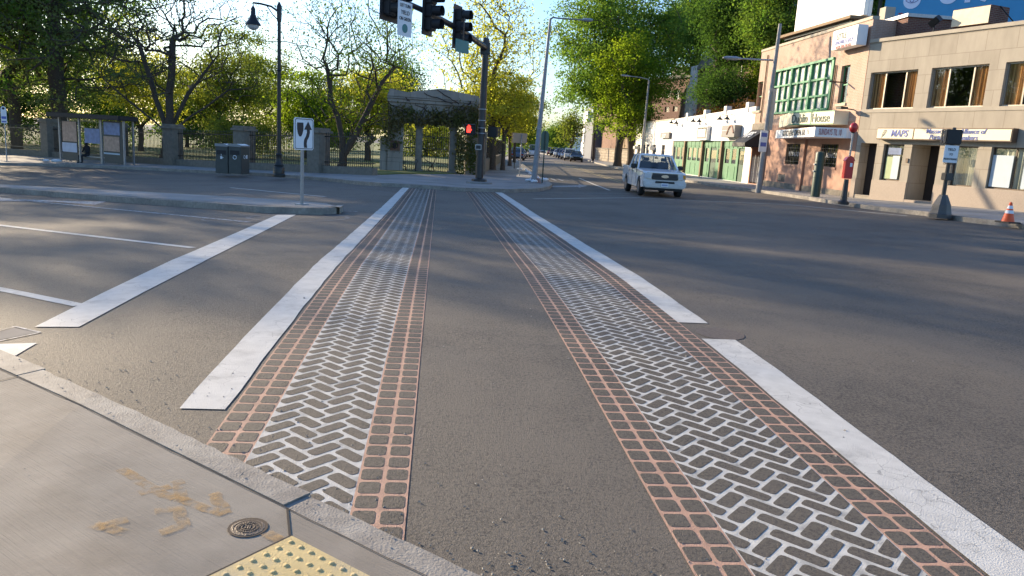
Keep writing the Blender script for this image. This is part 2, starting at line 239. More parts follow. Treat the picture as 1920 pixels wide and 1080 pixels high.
# ------------------------------------------------------------------ mesh helpers
class MB:
    def __init__(s): s.v = []; s.f = []; s.m = []
    def quad(s, pts, mi=0):
        n = len(s.v); s.v += [tuple(p) for p in pts]; s.f.append(tuple(range(n, n+len(pts)))); s.m.append(mi)
    def box(s, x0, x1, y0, y1, z0, z1, mi=0, mtx=None):
        p = [(x0, y0, z0), (x1, y0, z0), (x1, y1, z0), (x0, y1, z0), (x0, y0, z1), (x1, y0, z1), (x1, y1, z1), (x0, y1, z1)]
        if mtx is not None: p = [tuple(mtx@Vector(q)) for q in p]
        n = len(s.v); s.v += p
        for f in ((0, 3, 2, 1), (4, 5, 6, 7), (0, 1, 5, 4), (1, 2, 6, 5), (2, 3, 7, 6), (3, 0, 4, 7)): s.f.append(tuple(n+i for i in f)); s.m.append(mi)
        return s
    def tube(s, pts, rad, n=8, mi=0, cap=True):
        pts = [Vector(p) for p in pts]; rad = rad if isinstance(rad, (list, tuple)) else [rad]*len(pts); base = len(s.v)
        for i, p in enumerate(pts):
            d = (pts[min(i+1, len(pts)-1)]-pts[max(i-1, 0)]).normalized(); a = Vector((0, 0, 1)) if abs(d.z) < .9 else Vector((1, 0, 0))
            x = d.cross(a).normalized(); y = d.cross(x)
            for k in range(n): t = 2*math.pi*k/n; s.v.append(tuple(p+(x*math.cos(t)+y*math.sin(t))*rad[i]))
        for i in range(len(pts)-1):
            for k in range(n): a = base+i*n+k; b = base+i*n+(k+1) % n; s.f.append((a, a+n, b+n, b)); s.m.append(mi)
        if cap: s.f.append(tuple(base+k for k in range(n))); s.f.append(tuple(base+(len(pts)-1)*n+k for k in reversed(range(n)))); s.m += [mi, mi]
        return s
    def lathe(s, prof, c=(0, 0, 0), n=20, mi=0, flat=1.):
        base = len(s.v)
        for r, z in prof:
            for k in range(n): t = 2*math.pi*k/n; s.v.append((c[0]+r*math.cos(t), c[1]+r*math.sin(t)*flat, c[2]+z))
        for i in range(len(prof)-1):
            for k in range(n): a = base+i*n+k; b = base+i*n+(k+1) % n; s.f.append((a, b, b+n, a+n)); s.m.append(mi)
        s.f.append(tuple(base+k for k in reversed(range(n)))); s.f.append(tuple(base+(len(prof)-1)*n+k for k in range(n))); s.m += [mi, mi]
        return s
    def prism(s, poly, z0, z1, mi=0):
        """polygon in x,y extruded in z"""
        n = len(poly); b = len(s.v); s.v += [(p[0], p[1], z0) for p in poly]+[(p[0], p[1], z1) for p in poly]
        s.f.append(tuple(b+i for i in reversed(range(n)))); s.f.append(tuple(b+n+i for i in range(n))); s.m += [mi, mi]
        for i in range(n): j = (i+1) % n; s.f.append((b+i, b+j, b+n+j, b+n+i)); s.m.append(mi)
        return s
    def xz(s, poly, y0, y1, mi=0):
        """polygon in x,z given a thickness in y"""
        n = len(poly); b = len(s.v); s.v += [(p[0], y0, p[1]) for p in poly]+[(p[0], y1, p[1]) for p in poly]
        s.f.append(tuple(b+i for i in range(n))); s.f.append(tuple(b+n+i for i in reversed(range(n)))); s.m += [mi, mi]
        for i in range(n): j = (i+1) % n; s.f.append((b+j, b+i, b+n+i, b+n+j)); s.m.append(mi)
        return s
    def build(s, name, mats, parent=None, smooth=False, bevel=0., loc=None, rz=0.):
        me = bpy.data.meshes.new(name); me.from_pydata(s.v, [], s.f); mats = mats if isinstance(mats, (list, tuple)) else [mats]
        for m in mats: me.materials.append(M[m] if isinstance(m, str) else m)
        if len(mats) > 1: me.polygons.foreach_set('material_index', s.m)
        if bevel or smooth:
            bm = bmesh.new(); bm.from_mesh(me); bmesh.ops.recalc_face_normals(bm, faces=bm.faces)
            if bevel: bmesh.ops.bevel(bm, geom=[e for e in bm.edges if len(e.link_faces) == 2 and e.calc_face_angle(0) > .6], offset=bevel, segments=2, affect='EDGES', clamp_overlap=True)
            bm.to_mesh(me); bm.free()
        if smooth: me.polygons.foreach_set('use_smooth', [True]*len(me.polygons)); me.set_sharp_from_angle(angle=R(40))
        o = bpy.data.objects.new(name, me); COL.objects.link(o)
        if parent: o.parent = parent
        if loc is not None: o.location = loc
        o.rotation_euler.z = rz
        return o
def tag(o, label=None, cat=None, group=None, kind=None):
    if label: o['label'] = label
    if cat: o['category'] = cat
    if group: o['group'] = group
    if kind: o['kind'] = kind
    return o
def thing(name, label, cat, loc=(0, 0, 0), rz=0., group=None):
    o = bpy.data.objects.new(name, None); COL.objects.link(o); o.location = loc; o.rotation_euler.z = rz; o.empty_display_size = .3
    return tag(o, label, cat, group)
def copy_tree(o, parent=None):
    c = o.copy(); COL.objects.link(c); c.parent = parent
    for ch in list(o.children): copy_tree(ch, c)
    return c
def text(body, size, material, parent, loc, rot=(math.pi/2, 0, 0), name='lettering', sx=1., align='CENTER', shear=0., ext=.006, offset=0.):
    cu = bpy.data.curves.new('t', 'FONT'); cu.body = body; cu.size = size; cu.align_x = align; cu.align_y = 'CENTER'; cu.extrude = ext; cu.shear = shear; cu.offset = offset
    t = bpy.data.objects.new('t', cu); me = bpy.data.meshes.new_from_object(t); bpy.data.objects.remove(t)
    for v in me.vertices: v.co.x *= sx
    me.materials.clear(); me.materials.append(M[material]); o = bpy.data.objects.new(name, me); COL.objects.link(o); o.parent = parent; o.location = loc; o.rotation_euler = rot
    return o
KNX = [k for k in QX[1:-1]]; KNY = [k for k in PY[1:-1]]
def drape(name, poly, dz, material, skirt=0., kind='structure', extra=None):
    """polygon (x,y) laid on the ground profile, cut at the profile's knots so it stays parallel to it"""
    bm = bmesh.new(); vs = [bm.verts.new((p[0], p[1], 0)) for p in poly]; f = bm.faces.new(vs)
    bmesh.ops.triangulate(bm, faces=bm.faces[:])
    xs = [p[0] for p in poly]; ys = [p[1] for p in poly]
    for k in KNX:
        if min(xs) < k < max(xs): bmesh.ops.bisect_plane(bm, geom=bm.verts[:]+bm.edges[:]+bm.faces[:], plane_co=(k, 0, 0), plane_no=(1, 0, 0))
    for k in KNY:
        if min(ys) < k < max(ys): bmesh.ops.bisect_plane(bm, geom=bm.verts[:]+bm.edges[:]+bm.faces[:], plane_co=(0, k, 0), plane_no=(0, 1, 0))
    bmesh.ops.triangulate(bm, faces=bm.faces[:])
    for v in bm.verts: v.co.z = h(v.co.x, v.co.y)+dz
    bm.normal_update()
    for f in bm.faces:
        if f.normal.z < 0: f.normal_flip()
    if skirt:
        be = [e for e in bm.edges if len(e.link_faces) == 1]; r = bmesh.ops.extrude_edge_only(bm, edges=be)
        for v in [g for g in r['geom'] if isinstance(g, bmesh.types.BMVert)]: v.co.z -= skirt
    me = bpy.data.meshes.new(name); bm.to_mesh(me); bm.free(); me.materials.append(M[material]); o = bpy.data.objects.new(name, me); COL.objects.link(o)
    if kind: o['kind'] = kind
    return o
def strip(name, pts, wd, dz, material, **k):
    """band of constant width along a polyline"""
    P = [Vector((p[0], p[1])) for p in pts]; a = []; b = []
    for i, p in enumerate(P):
        d = (P[min(i+1, len(P)-1)]-P[max(i-1, 0)]).normalized(); n = Vector((-d.y, d.x))*wd/2; a.append(p+n); b.append(p-n)
    return drape(name, [tuple(q) for q in a+b[::-1]], dz, material, **k)

# ================================================================== GROUND, ROADS
def build_road():
    xs = sorted(set([-2000, -600, -200, -100]+KNX+[-8, -5, 6, 60, 100, 300, 1000, 2000])); ys = sorted(set(PY+[-100, -30, 1, 2, 5, 6.5, 11, 80, 150, 600, 1000]))
    m = MB(); idx = {}
    for i, x in enumerate(xs):
        for j, y in enumerate(ys): idx[i, j] = len(m.v); m.v.append((x, y, h(x, y)))
    for i in range(len(xs)-1):
        for j in range(len(ys)-1): m.f.append((idx[i, j], idx[i+1, j], idx[i+1, j+1], idx[i, j+1])); m.m.append(0)
    tag(m.build('road', 'asphalt', smooth=True), kind='structure')
build_road()
# near corner: kerb line, concrete slab, granite kerb pieces, tactile plate
K0 = Vector((-.51, 3.32)); KD = Vector((.765, -.644)).normalized(); KN = Vector((-KD.y, KD.x))*-1   # KN points towards the viewer's side
def kp(a, b): p = K0+KD*a+KN*b; return (p.x, p.y)
drape('sidewalk_near', [kp(-9, .155), kp(.0, .155), kp(6, .155), kp(6, 9), kp(-9, 9)], .020, 'conc', skirt=.05)
def kerb_piece(a0, a1, b0, b1, dz, jag=0):
    n = max(2, int((a1-a0)/.09)); rnd = random.Random(int(a0*100)+77)
    out = [kp(a0+(a1-a0)*i/n, b0+rnd.uniform(-jag, jag)) for i in range(n+1)]
    return drape('kerb', out+[kp(a1, b1), kp(a0, b1)], dz, 'granite', skirt=.06)
kerb_piece(-9, -2.62, -.02, .15, .028, .004); kerb_piece(-2.615, -.035, 0, .148, .025, .007); kerb_piece(-.03, 6, .01, .15, .017, .004)
def crack(pts, wd, dz, m='dark', name='joint'):
    return strip(name, pts, wd, dz, m)
crack([kp(.0, .155), kp(.195, .30)], .010, .024); crack([kp(.195, .30), kp(.195, 5)], .009, .0245)
crack([kp(-2.6, .155), kp(-2.63, 2.2)], .009, .024)
rnd = random.Random(4); px_ = [kp(-9+i*.15, .158+rnd.uniform(-.004, .004)) for i in range(90)]; crack(px_, .0045, .025)
# broom-finished texture: shallow grooves are in the concrete's bump; tactile plate with truncated domes
plate = thing('tactile_plate', 'yellow plate of raised warning domes set in the near sidewalk', 'tactile plate', (0, 0, 0))
a0, b0 = .209, .30
drape('base', [kp(a0, b0), kp(a0+1.22, b0), kp(a0+1.22, b0+.62), kp(a0, b0+.62)], .030, 'yellow', skirt=.012, kind=None).parent = plate
m = MB()
for i in range(20):
    for j in range(10):
        x, y = kp(a0+.035+i*.0605, b0+.035+j*.0605); m.lathe([(.0118, 0), (.0112, .002), (.0085, .0048), (.004, .0055)], (x, y, h(x, y)+.030), 12)
for i in range(0, 40):
    for j in range(20):
        if (i+j) % 2: continue
        x, y = kp(a0+.02+i*.030, b0+.02+j*.030); m.lathe([(.0022, 0), (.0012, .0012)], (x, y, h(x, y)+.030), 5)
m.build('domes', 'yellow', plate, smooth=True)
def join_into(a, b):
    bm = bmesh.new(); bm.from_mesh(a.data); bm.from_mesh(b.data); bm.to_mesh(a.data); bm.free(); bpy.data.objects.remove(b)
ch_ = {c.name.split('.')[0]: c for c in plate.children}; join_into(ch_['base'], ch_['domes'])
pb = ch_['base']; pb.parent = None; pb.name = 'tactile_plate'; bpy.data.objects.remove(plate); pb.name = 'tactile_plate'; tag(pb, 'yellow plate of raised warning domes set in the near sidewalk', 'tactile plate')
# valve cover
cx, cy, _ = G(465, 990, .02)
vc = thing('valve_cover', 'small round rusty iron utility cover set in the near sidewalk', 'utility cover', (cx, cy, h(cx, cy)+.02)); vc.scale = (.8, .8, 1)
m = MB(); m.lathe([(.088, 0), (.086, .004), (.074, .005), (.072, .001)], n=36); m.build('ring', 'iron', vc, smooth=True)
m = MB(); m.lathe([(.070, 0), (.070, .003), (.060, .0045), (.058, .003), (.0, .003)], n=36)
for k in range(26):
    a = 2*math.pi*k/26; m.box(-.003, .003, .044, .056, .003, .0062, mtx=Matrix.Rotation(a, 4, 'Z'))
for k in range(3): m.box(-.016+k*.012, -.010+k*.012, -.018, .018, .003, .006)
m.lathe([(.034, .003), (.034, .006), (.030, .006), (.030, .003)], n=24); m.build('lid', 'iron', vc)
drape('patch', [(cx+.082*math.cos(a), cy+.080*math.sin(a)) for a in np.linspace(0, 6.2, 20)], .0235, 'soil')
# orange utility paint sprayed on the slab: an arrow and letters, ragged
def spray(pts, wd, dz=.0245):
    rnd = random.Random(len(pts)*7+int(pts[0][0])); P = [Vector(g2(u, v, .02)) for u, v in pts]; q = []
    for a, b in zip(P[:-1], P[1:]):
        n = max(2, int((b-a).length/.03))
        for i in range(n): q.append(a.lerp(b, i/n)+Vector((rnd.uniform(-.006, .006), rnd.uniform(-.006, .006))))
    q.append(P[-1]); strip('spray_mark', [tuple(p) for p in q], wd, dz, 'spray')
for k, pts in enumerate([[(228, 880), (300, 925), (330, 935)], [(262, 925), (320, 912)], [(330, 900), (345, 940)], [(330, 935), (420, 965)], [(400, 925), (425, 965)], [(175, 985), (235, 1000)], [(185, 990), (240, 975)], [(290, 960), (335, 955), (345, 985), (300, 1000)], [(500, 1000), (525, 1014)]]): spray(pts, .055, .0215+.0004*k)

# ---- crosswalk
def clip(poly, halfs):
    for (nx, ny, c) in halfs:      # keep nx*x+ny*y<=c
        out = []
        for i in range(len(poly)):
            a, b = poly[i], poly[(i+1) % len(poly)]; da = nx*a[0]+ny*a[1]-c; db = nx*b[0]+ny*b[1]-c
            if da <= 0: out.append(a)
            if da*db < 0: t = da/(da-db); out.append((a[0]+(b[0]-a[0])*t, a[1]+(b[1]-a[1])*t))
        poly = out
        if len(poly) < 3: return []
    return poly
def kerb_side(off): # beyond kerb line only
    n = KN; c = n.x*K0.x+n.y*K0.y-off; return (n.x, n.y, c)
YF = 33.6
def rrect(cx, cy, lx, ly, ang, r=.018):
    pts = []; ca, sa = math.cos(ang), math.sin(ang)
    for sx, sy, t0 in ((1, 1, 0), (-1, 1, 90), (-1, -1, 180), (1, -1, 270)):
        for k in range(3):
            t = R(t0+k*45); x = sx*(lx/2-r)+r*math.cos(t); y = sy*(ly/2-r)+r*math.sin(t); pts.append((cx+x*ca-y*sa, cy+x*sa+y*ca))
    return pts
def crosswalk_band(x0, x1, bw, mirror, off):
    hy0 = kerb_side(off)
    for a, b, mt in ((x0, x0+bw, 'pink'), (x0+bw, x1-bw, 'pwhite'), (x1-bw, x1, 'pink')):
        drape('crosswalk_paint', clip([(a, 1.5), (b, 1.5), (b, YF), (a, YF)], [hy0]), .003, mt)
    m = MB(); rnd = random.Random(9)
    def brick(poly, lim):
        poly = clip(poly, lim)
        if len(poly) < 3: return
        cx = sum(p[0] for p in poly)/len(poly); cy = sum(p[1] for p in poly)/len(poly)
        ar = abs(sum(poly[i][0]*poly[(i+1) % len(poly)][1]-poly[(i+1) % len(poly)][0]*poly[i][1] for i in range(len(poly))))/2
        if ar < .0004: return
        dz = .0044+rnd.uniform(-.0003, .0004); n = len(poly); b = len(m.v)
        m.v += [(cx+(p[0]-cx)*.975, cy+(p[1]-cy)*.975, h(*p)+dz) for p in poly]; m.f.append(tuple(range(b, b+n))); m.m.append(0)
        if cy < 12:
            m.v += [(p[0], p[1], h(*p)+.0028) for p in poly]
            for i in range(n): j = (i+1) % n; m.f.append((b+i, b+n+i, b+n+j, b+j)); m.m.append(0)
    # borders: two columns of squares
    cw = bw/2
    for xb in (x0, x1-bw):
        for c in range(2):
            y = 1.6
            while y < YF: brick(rrect(xb+cw*(c+.5), y, cw-.021, .142-.023, 0, .018), [hy0, (0, 1, YF)]); y += .142
    w = .1025; L = w*math.sqrt(.5); ang = math.pi/4; X0, X1 = x0+bw+.004, x1-bw-.004
    lim = [(1, 0, X1), (-1, 0, -X0), (0, 1, YF), hy0]; N = int(YF/w)+8
    ca = math.cos(ang)
    for i in range(-20, int(N*1.1)):
        for j in range(-N, N*2):
            k = (i-j) % 4
            if k == 0: c = ((i+1)*w, (j+.5)*w); s = (2*w-.024, w-.024)
            elif k == 3: c = ((i+.5)*w, (j+1)*w); s = (w-.024, 2*w-.024)
            else: continue
            x = (c[0]-c[1])*ca; y = (c[0]+c[1])*ca
            if mirror: x = -x
            x += x0
            if x < X0-.15 or x > X1+.15 or y < 1.4 or y > YF+.1: continue
            poly = rrect(x, y, s[0], s[1], ang if not mirror else -ang+math.pi, .02)
            brick(poly, lim)
    for f in range(len(m.f)): m.m[f] = 0
    tag(m.build('crosswalk_brick_pattern', 'paver'), kind='structure')
crosswalk_band(-1.165, -.085, .25, False, .0); crosswalk_band(1.095, 2.355, .25, True, .0)
def ragged(x0, x1, y0, y1, seed):
    r = random.Random(seed); n = int((y1-y0)/.3)
    a = [(x1+r.uniform(-.006, .006), y0+(y1-y0)*i/n) for i in range(n+1)]; b = [(x0+r.uniform(-.006, .006), y0+(y1-y0)*i/n) for i in range(n, -1, -1)]
    return a+b
drape('crosswalk_line', ragged(-1.46, -1.195, 4.40, YF+.3, 1), .005, 'white'); drape('crosswalk_line', ragged(2.345, 2.64, 6.95, YF+.5, 2), .005, 'white'); drape('crosswalk_line', ragged(2.375, 2.69, 1.8, 6.36, 3), .005, 'white')
# ---- other markings, traced as ground positions
def line_px(pts, wd, m='white', name='lane_line', dz=.005): return strip(name, [g2(u, v) for u, v in pts], wd, dz, m)
sA, sB = Vector(g2(158, 613)), Vector(g2(535, 403))
strip('stop_line', [tuple(sA), tuple(sA.lerp(sB, .3)), tuple(sA.lerp(sB, .6)), tuple(sB)], .32, .006, 'white') if False else drape('stop_line', [g2(65, 614), g2(148, 614), g2(380, 492), g2(555, 403), g2(520, 403), g2(350, 477)], .006, 'white')
line_px([(-90, 412), (362, 465)], .12); line_px([(-60, 531), (148, 573)], .11); line_px([(-60, 365), (470, 417)], .12, 'white_old')
drape('lane_marking', [g2(-40, 668), g2(0, 646), g2(70, 644), g2(0, 686), g2(-40, 705)], .005, 'white')
drape('turn_arrow', [g2(-40, 371), g2(150, 378), g2(200, 378), g2(178, 384), g2(110, 379), g2(-40, 376)], .005, 'white_old')
line_px([(-30, 309), (60, 312), (128, 321)], .10, 'white_old'); line_px([(30, 320), (300, 345)], .08, 'ghost')
line_px([(432, 352), (610, 369)], .12, 'white'); line_px([(400, 333), (560, 345), (740, 363)], .10, 'ghost'); line_px([(645, 396), (670, 397)], .1, 'white_old')
# the old manhole ring by the median, worn square by the left edge
def ring_px(u, v, rr, wd, m='ghost', name='old_ring_mark', n=40):
    c = g2(u, v); a = [(c[0]+rr*math.cos(t), c[1]+rr*math.sin(t)) for t in np.linspace(0, 2*math.pi, n)]; strip(name, a[:-1]+[a[0]], wd, .004, m)
ring_px(560, 408, 1.0, .10); ring_px(450, 411, .7, .06)
for a, b in (((-20, 626), (28, 613)), ((28, 613), (76, 624)), ((76, 624), (-20, 644))): line_px([a, b], .02, 'white_old', 'patch_mark')
drape('utility_hatch', [g2(-15, 627), g2(26, 615), g2(70, 624), g2(-15, 641)], .004, 'roof')
# right side and the street ahead
line_px([(1000, 373), (1200, 371), (1480, 384), (1700, 405)], .14); line_px([(1000, 361), (1180, 363), (1400, 372), (1490, 380)], .10, 'white_old')
line_px([(1086, 334), (1143, 357)], .13); line_px([(1040, 305), (1100, 322), (1165, 343)], .11, 'yellowline'); line_px([(1030, 300), (1095, 318), (1165, 340)], .10, 'yellowline')
drape('turn_arrow', [g2(1035, 348.5), g2(1085, 347.5), g2(1085, 345.5), g2(1103, 348.6), g2(1085, 352), g2(1085, 350.4), g2(1035, 351)], .005, 'white_old')
def letter_px(ch, u, v, size, name='road_lettering'):
    cu = bpy.data.curves.new('t', 'FONT'); cu.body = ch; cu.size = size; cu.align_x = 'CENTER'; t = bpy.data.objects.new('t', cu); me = bpy.data.meshes.new_from_object(t); bpy.data.objects.remove(t)
    x, y = g2(u, v); 
    for q in me.vertices: q.co.x *= .62; q.co.y *= 1.2
    me.materials.clear(); me.materials.append(M['white_old']); o = bpy.data.objects.new(name, me); COL.objects.link(o)
    s = (h(x, y+1)-h(x, y-1))/2; o.location = (x, y, h(x, y)+.012); o.rotation_euler = (math.atan(s), 0, math.pi); o['kind'] = 'structure'
letter_px('ONLY', 1052, 336, 3.0)
# subtle manhole in the right lane
c = g2(1350, 626); tag(drape('manhole_cover', [(c[0]+.22*math.cos(a), c[1]+.22*math.sin(a)) for a in np.linspace(0, 6.1, 20)], .004, 'iron', kind=None), 'flat round manhole cover in asphalt between the two white line pieces', 'manhole')

# ---- median island
fr = [(-330, 343), (-120, 353), (0, 361), (240, 381), (380, 391), (480, 399), (560, 402), (604, 403), (630, 401), (643, 397)]
bk = [(637, 387.5), (612, 380.5), (540, 374), (420, 367), (240, 357), (0, 345), (-120, 337), (-330, 327)]
medp = [g2(u, v) for u, v in fr]+[g2(u, v, .16) for u, v in bk]
drape('median_kerb', medp, .150, 'granite', skirt=.3)
def inset(P, d):
    out = []; n = len(P); ar = sum(P[i][0]*P[(i+1) % n][1]-P[(i+1) % n][0]*P[i][1] for i in range(n)); sg_ = 1 if ar > 0 else -1
    for i in range(n):
        a, b, c = Vector(P[i-1]), Vector(P[i]), Vector(P[(i+1) % n]); t = ((b-a).normalized()+(c-b).normalized()).normalized(); out.append(tuple(b+Vector((-t.y, t.x))*d*sg_))
    return out
drape('median_island', inset(medp, .17), .157, 'conc_far')
# ---- far block: pavement
farkerb = [(-420, 302), (-200, 304), (0, 310), (120, 312), (300, 320), (500, 330), (620, 340), (720, 350), (800, 354), (870, 359), (950, 361), (1005, 359)]
corner = [(1024, 355), (1030, 350), (1020, 343), (1008, 336), (1000, 328), (985, 316), (968, 302), (958, 294)]
FK = [g2(u, v) for u, v in farkerb]; CK = [g2(u, v) for u, v in corner]
CKX = [(CK[-1][0]+2, CK[-1][1]+60), (CK[-1][0]+10, 400)]
drape('sidewalk_far', FK+CK+CKX+[(-60, 400), (-60, FK[0][1])], .15, 'conc_far', skirt=.2)
strip('kerb_far', FK+CK+[CKX[0]], .3, .155, 'granite', skirt=.2)
gx, gy = g2(1012, 340); drape('tree_pit', [g2(985, 338, .15), g2(1015, 345, .15), g2(1013, 337, .15), g2(1003, 331, .15)], .165, 'brickpave')
# ---- right block: pavement
rk = [(1990, 442), (1915, 428), (1820, 417), (1740, 405), (1660, 396), (1600, 388), (1520, 375), (1440, 363), (1360, 352), (1280, 340), (1220, 330), (1160, 317), (1120, 307), (1098, 300)]
RK = [g2(u, v) for u, v in rk]; RK = [(RK[0][0], RK[0][1]-6)]+RK; RKX = [(RK[-1][0]+1, RK[-1][1]+60), (RK[-1][0]+8, 420)]
drape('sidewalk_right', RK+RKX+[(90, 420), (90, RK[0][1])], .15, 'conc_far', skirt=.2)
strip('kerb_right', RK+[RKX[0]], .3, .156, 'granite', skirt=.2)
# tar seams and patches, chips on the asphalt
for pts, wd in (([(1560, 640), (1700, 700), (1900, 780)], .02), ([(820, 372), (930, 375), (1010, 378)], .05)): pass
m = MB(); rnd = random.Random(12)
for k in range(1300):
    if k > 519: x, y = kp(rnd.uniform(.9, 4.5), -abs(rnd.gauss(0, .28)))
    elif k < 330: t = rnd.uniform(-3.2, 4); x, y = kp(t, rnd.uniform(-.9, -.02) if k % 3 else rnd.uniform(-.2, .14))
    else: x, y = rnd.uniform(-8, 12), rnd.uniform(3.5, 18)
    s = rnd.uniform(.003, .010) if k < 480 or k > 519 else rnd.uniform(.01, .022); z = h(x, y)+.004+(.03 if (Vector((x, y))-K0).dot(KN) > 0 else 0)
    n = len(m.v); a = rnd.uniform(0, 6); m.v += [(x+s*math.cos(a), y+s*math.sin(a), z), (x+s*math.cos(a+2), y+s*math.sin(a+2), z), (x+s*.8*math.cos(a+4), y+s*.8*math.sin(a+4), z), (x, y, z+s*.7)]
    m.f += [(n, n+1, n+3), (n+1, n+2, n+3), (n+2, n, n+3)]; m.m += [0]*3
tag(m.build('grit', 'granite'), 'loose grit and stone chips along the near kerb', 'grit', kind='stuff')
# park lawn behind the fence and grass bank above the retaining wall

# ================================================================== VEGETATION BUILDERS
def np_mesh(name, V, n, material, parent=None):
    """mesh of N separate n-gons from an (N*n,3) array"""
    me = bpy.data.meshes.new(name); N = len(V)//n
    me.vertices.add(len(V)); me.vertices.foreach_set('co', V.astype(np.float32).ravel())
    me.loops.add(len(V)); me.loops.foreach_set('vertex_index', np.arange(len(V), dtype=np.int32))
    me.polygons.add(N); me.polygons.foreach_set('loop_start', np.arange(0, len(V), n, dtype=np.int32)); me.update(calc_edges=True)
    me.materials.append(M[material]); o = bpy.data.objects.new(name, me); COL.objects.link(o)
    if parent: o.parent = parent
    return o
def leaf_quads(C, size, rs, flat=.0):
    N = len(C); a = rs.normal(size=(N, 3)); a[:, 2] *= (1-flat); a /= np.linalg.norm(a, axis=1)[:, None]+1e-9
    b = rs.normal(size=(N, 3)); b -= (b*a).sum(1)[:, None]*a; b /= np.linalg.norm(b, axis=1)[:, None]+1e-9
    s = (size*rs.uniform(.6, 1.35, N))[:, None]; w = s*.42
    c = np.cross(a, b)*s*.18
    V = np.empty((N, 4, 3)); V[:, 0] = C-a*s*.5; V[:, 1] = C+b*w*.8+c; V[:, 2] = C+a*s*.5; V[:, 3] = C-b*w*.8+c*.5
    return V.reshape(-1, 3)
def grow(attr, base, fork, rs, step=.55, rtrunk=.25, wiggle=.12, bal=.55, tip=.012, multi=None, sag=0.):
    """branches that reach every attractor from the nearest already grown wood; returns list of (points, radii)"""
    nodes = [np.array(base, float)]; par = [-1]; plen = [0.]
    nb = max(2, int(np.linalg.norm(np.array(fork)-base)/.8)); off = np.zeros(3)
    for i in range(1, nb+1):
        off = off*.6+rs.normal(size=3)*.05*[1, 1, 0]; nodes.append(np.array(base)+(np.array(fork)-base)*i/nb+off); par.append(i-1); plen.append(plen[-1]+.5)
    top = len(nodes)-1; minidx = max(1, top-1)
    if multi:
        for mpt in multi:      # extra main limbs from the fork
            a = nodes[top] if not isinstance(mpt[0], (tuple, list)) else None; k = 5; prev = top if len(nodes) > 2 else 0
            for i in range(1, k+1): nodes.append(nodes[top]+(np.array(mpt, float)-nodes[top])*i/k+rs.normal(size=3)*.08); par.append(prev); prev = len(nodes)-1; plen.append(plen[par[-1]]+.5)
    attr = attr[np.argsort(np.linalg.norm(attr-nodes[top], axis=1))]
    NA = np.zeros((len(attr)*30+200, 3)); PL = np.full(len(NA), 1e9); n = len(nodes); NA[:n] = nodes; PL[:n] = plen; PL[:minidx] = 1e9
    for a in attr:
        d = np.linalg.norm(NA[:n]-a, axis=1)+bal*np.minimum(PL[:n], 1e8)*.35 + 1.2*np.clip(NA[:n, 2]-a[2], 0, 9)*.5
        j = int(np.argmin(d)); v = a-NA[j]; dist = np.linalg.norm(v)
        if dist < .05: continue
        k = max(1, int(dist/step)); k = min(k, 24); prev = j; bow = rs.normal(size=3)*wiggle*dist*.5+np.array([0, 0, -sag*dist])
        for i in range(1, k+1):
            t = i/k; p = NA[j]+v*t+bow*math.sin(math.pi*t)+rs.normal(size=3)*wiggle*step*.6
            if n >= len(NA): break
            NA[n] = p; PL[n] = (PL[prev] if PL[prev] < 1e8 else 0)+step; par.append(prev); prev = n; n += 1
    cnt = np.zeros(n); ch = [[] for _ in range(n)]
    for i in range(1, n): ch[par[i]].append(i)
    for i in range(n-1, 0, -1):
        if not ch[i]: cnt[i] = 1
        cnt[par[i]] += cnt[i]
    rad = np.maximum(tip, rtrunk*(cnt/cnt[0])**.5); rad[:top+1] = np.maximum(rad[:top+1], rtrunk*.8); rad[0] = rtrunk*1.45
    chains = []; stack = [(0, None)]
    while stack:
        i, pr = stack.pop(); pts = [] if pr is None else [pr]; rr = [] if pr is None else [rad[i]]
        while True:
            pts.append(i); rr.append(rad[i]); c = ch[i]
            if not c: break
            c = sorted(c, key=lambda q: -cnt[q])
            for q in c[1:]: stack.append((q, i))
            i = c[0]
        chains.append(([NA[q] for q in pts], rr))
    return chains
def wood(chains, name, material, parent, rmin=0., sides=None):
    V = []; Fc = []
    for pts, rr in chains:
        if len(pts) < 2: continue
        ns = 9 if rr[0] > .12 else (5 if rr[0] > .03 else 3); base = len(V); P = np.array(pts); T = np.gradient(P, axis=0); T /= np.linalg.norm(T, axis=1)[:, None]+1e-9
        ref = np.array([0.3, .2, 1.]) if abs(T[0][2]) < .8 else np.array([1., .2, .1])
        for p, t, r in zip(P, T, rr):
            x = np.cross(t, ref); x /= np.linalg.norm(x)+1e-9; y = np.cross(t, x)
            for k in range(ns): a = 2*math.pi*k/ns; V.append(p+(x*math.cos(a)+y*math.sin(a))*r)
        for i in range(len(pts)-1):
            for k in range(ns): a = base+i*ns+k; b = base+i*ns+(k+1) % ns; Fc.append((a, b, b+ns, a+ns))
    me = bpy.data.meshes.new(name); me.from_pydata([tuple(v) for v in V], [], Fc); me.materials.append(M[material]); me.polygons.foreach_set('use_smooth', [True]*len(me.polygons))
    o = bpy.data.objects.new(name, me); COL.objects.link(o); o.parent = parent; return o
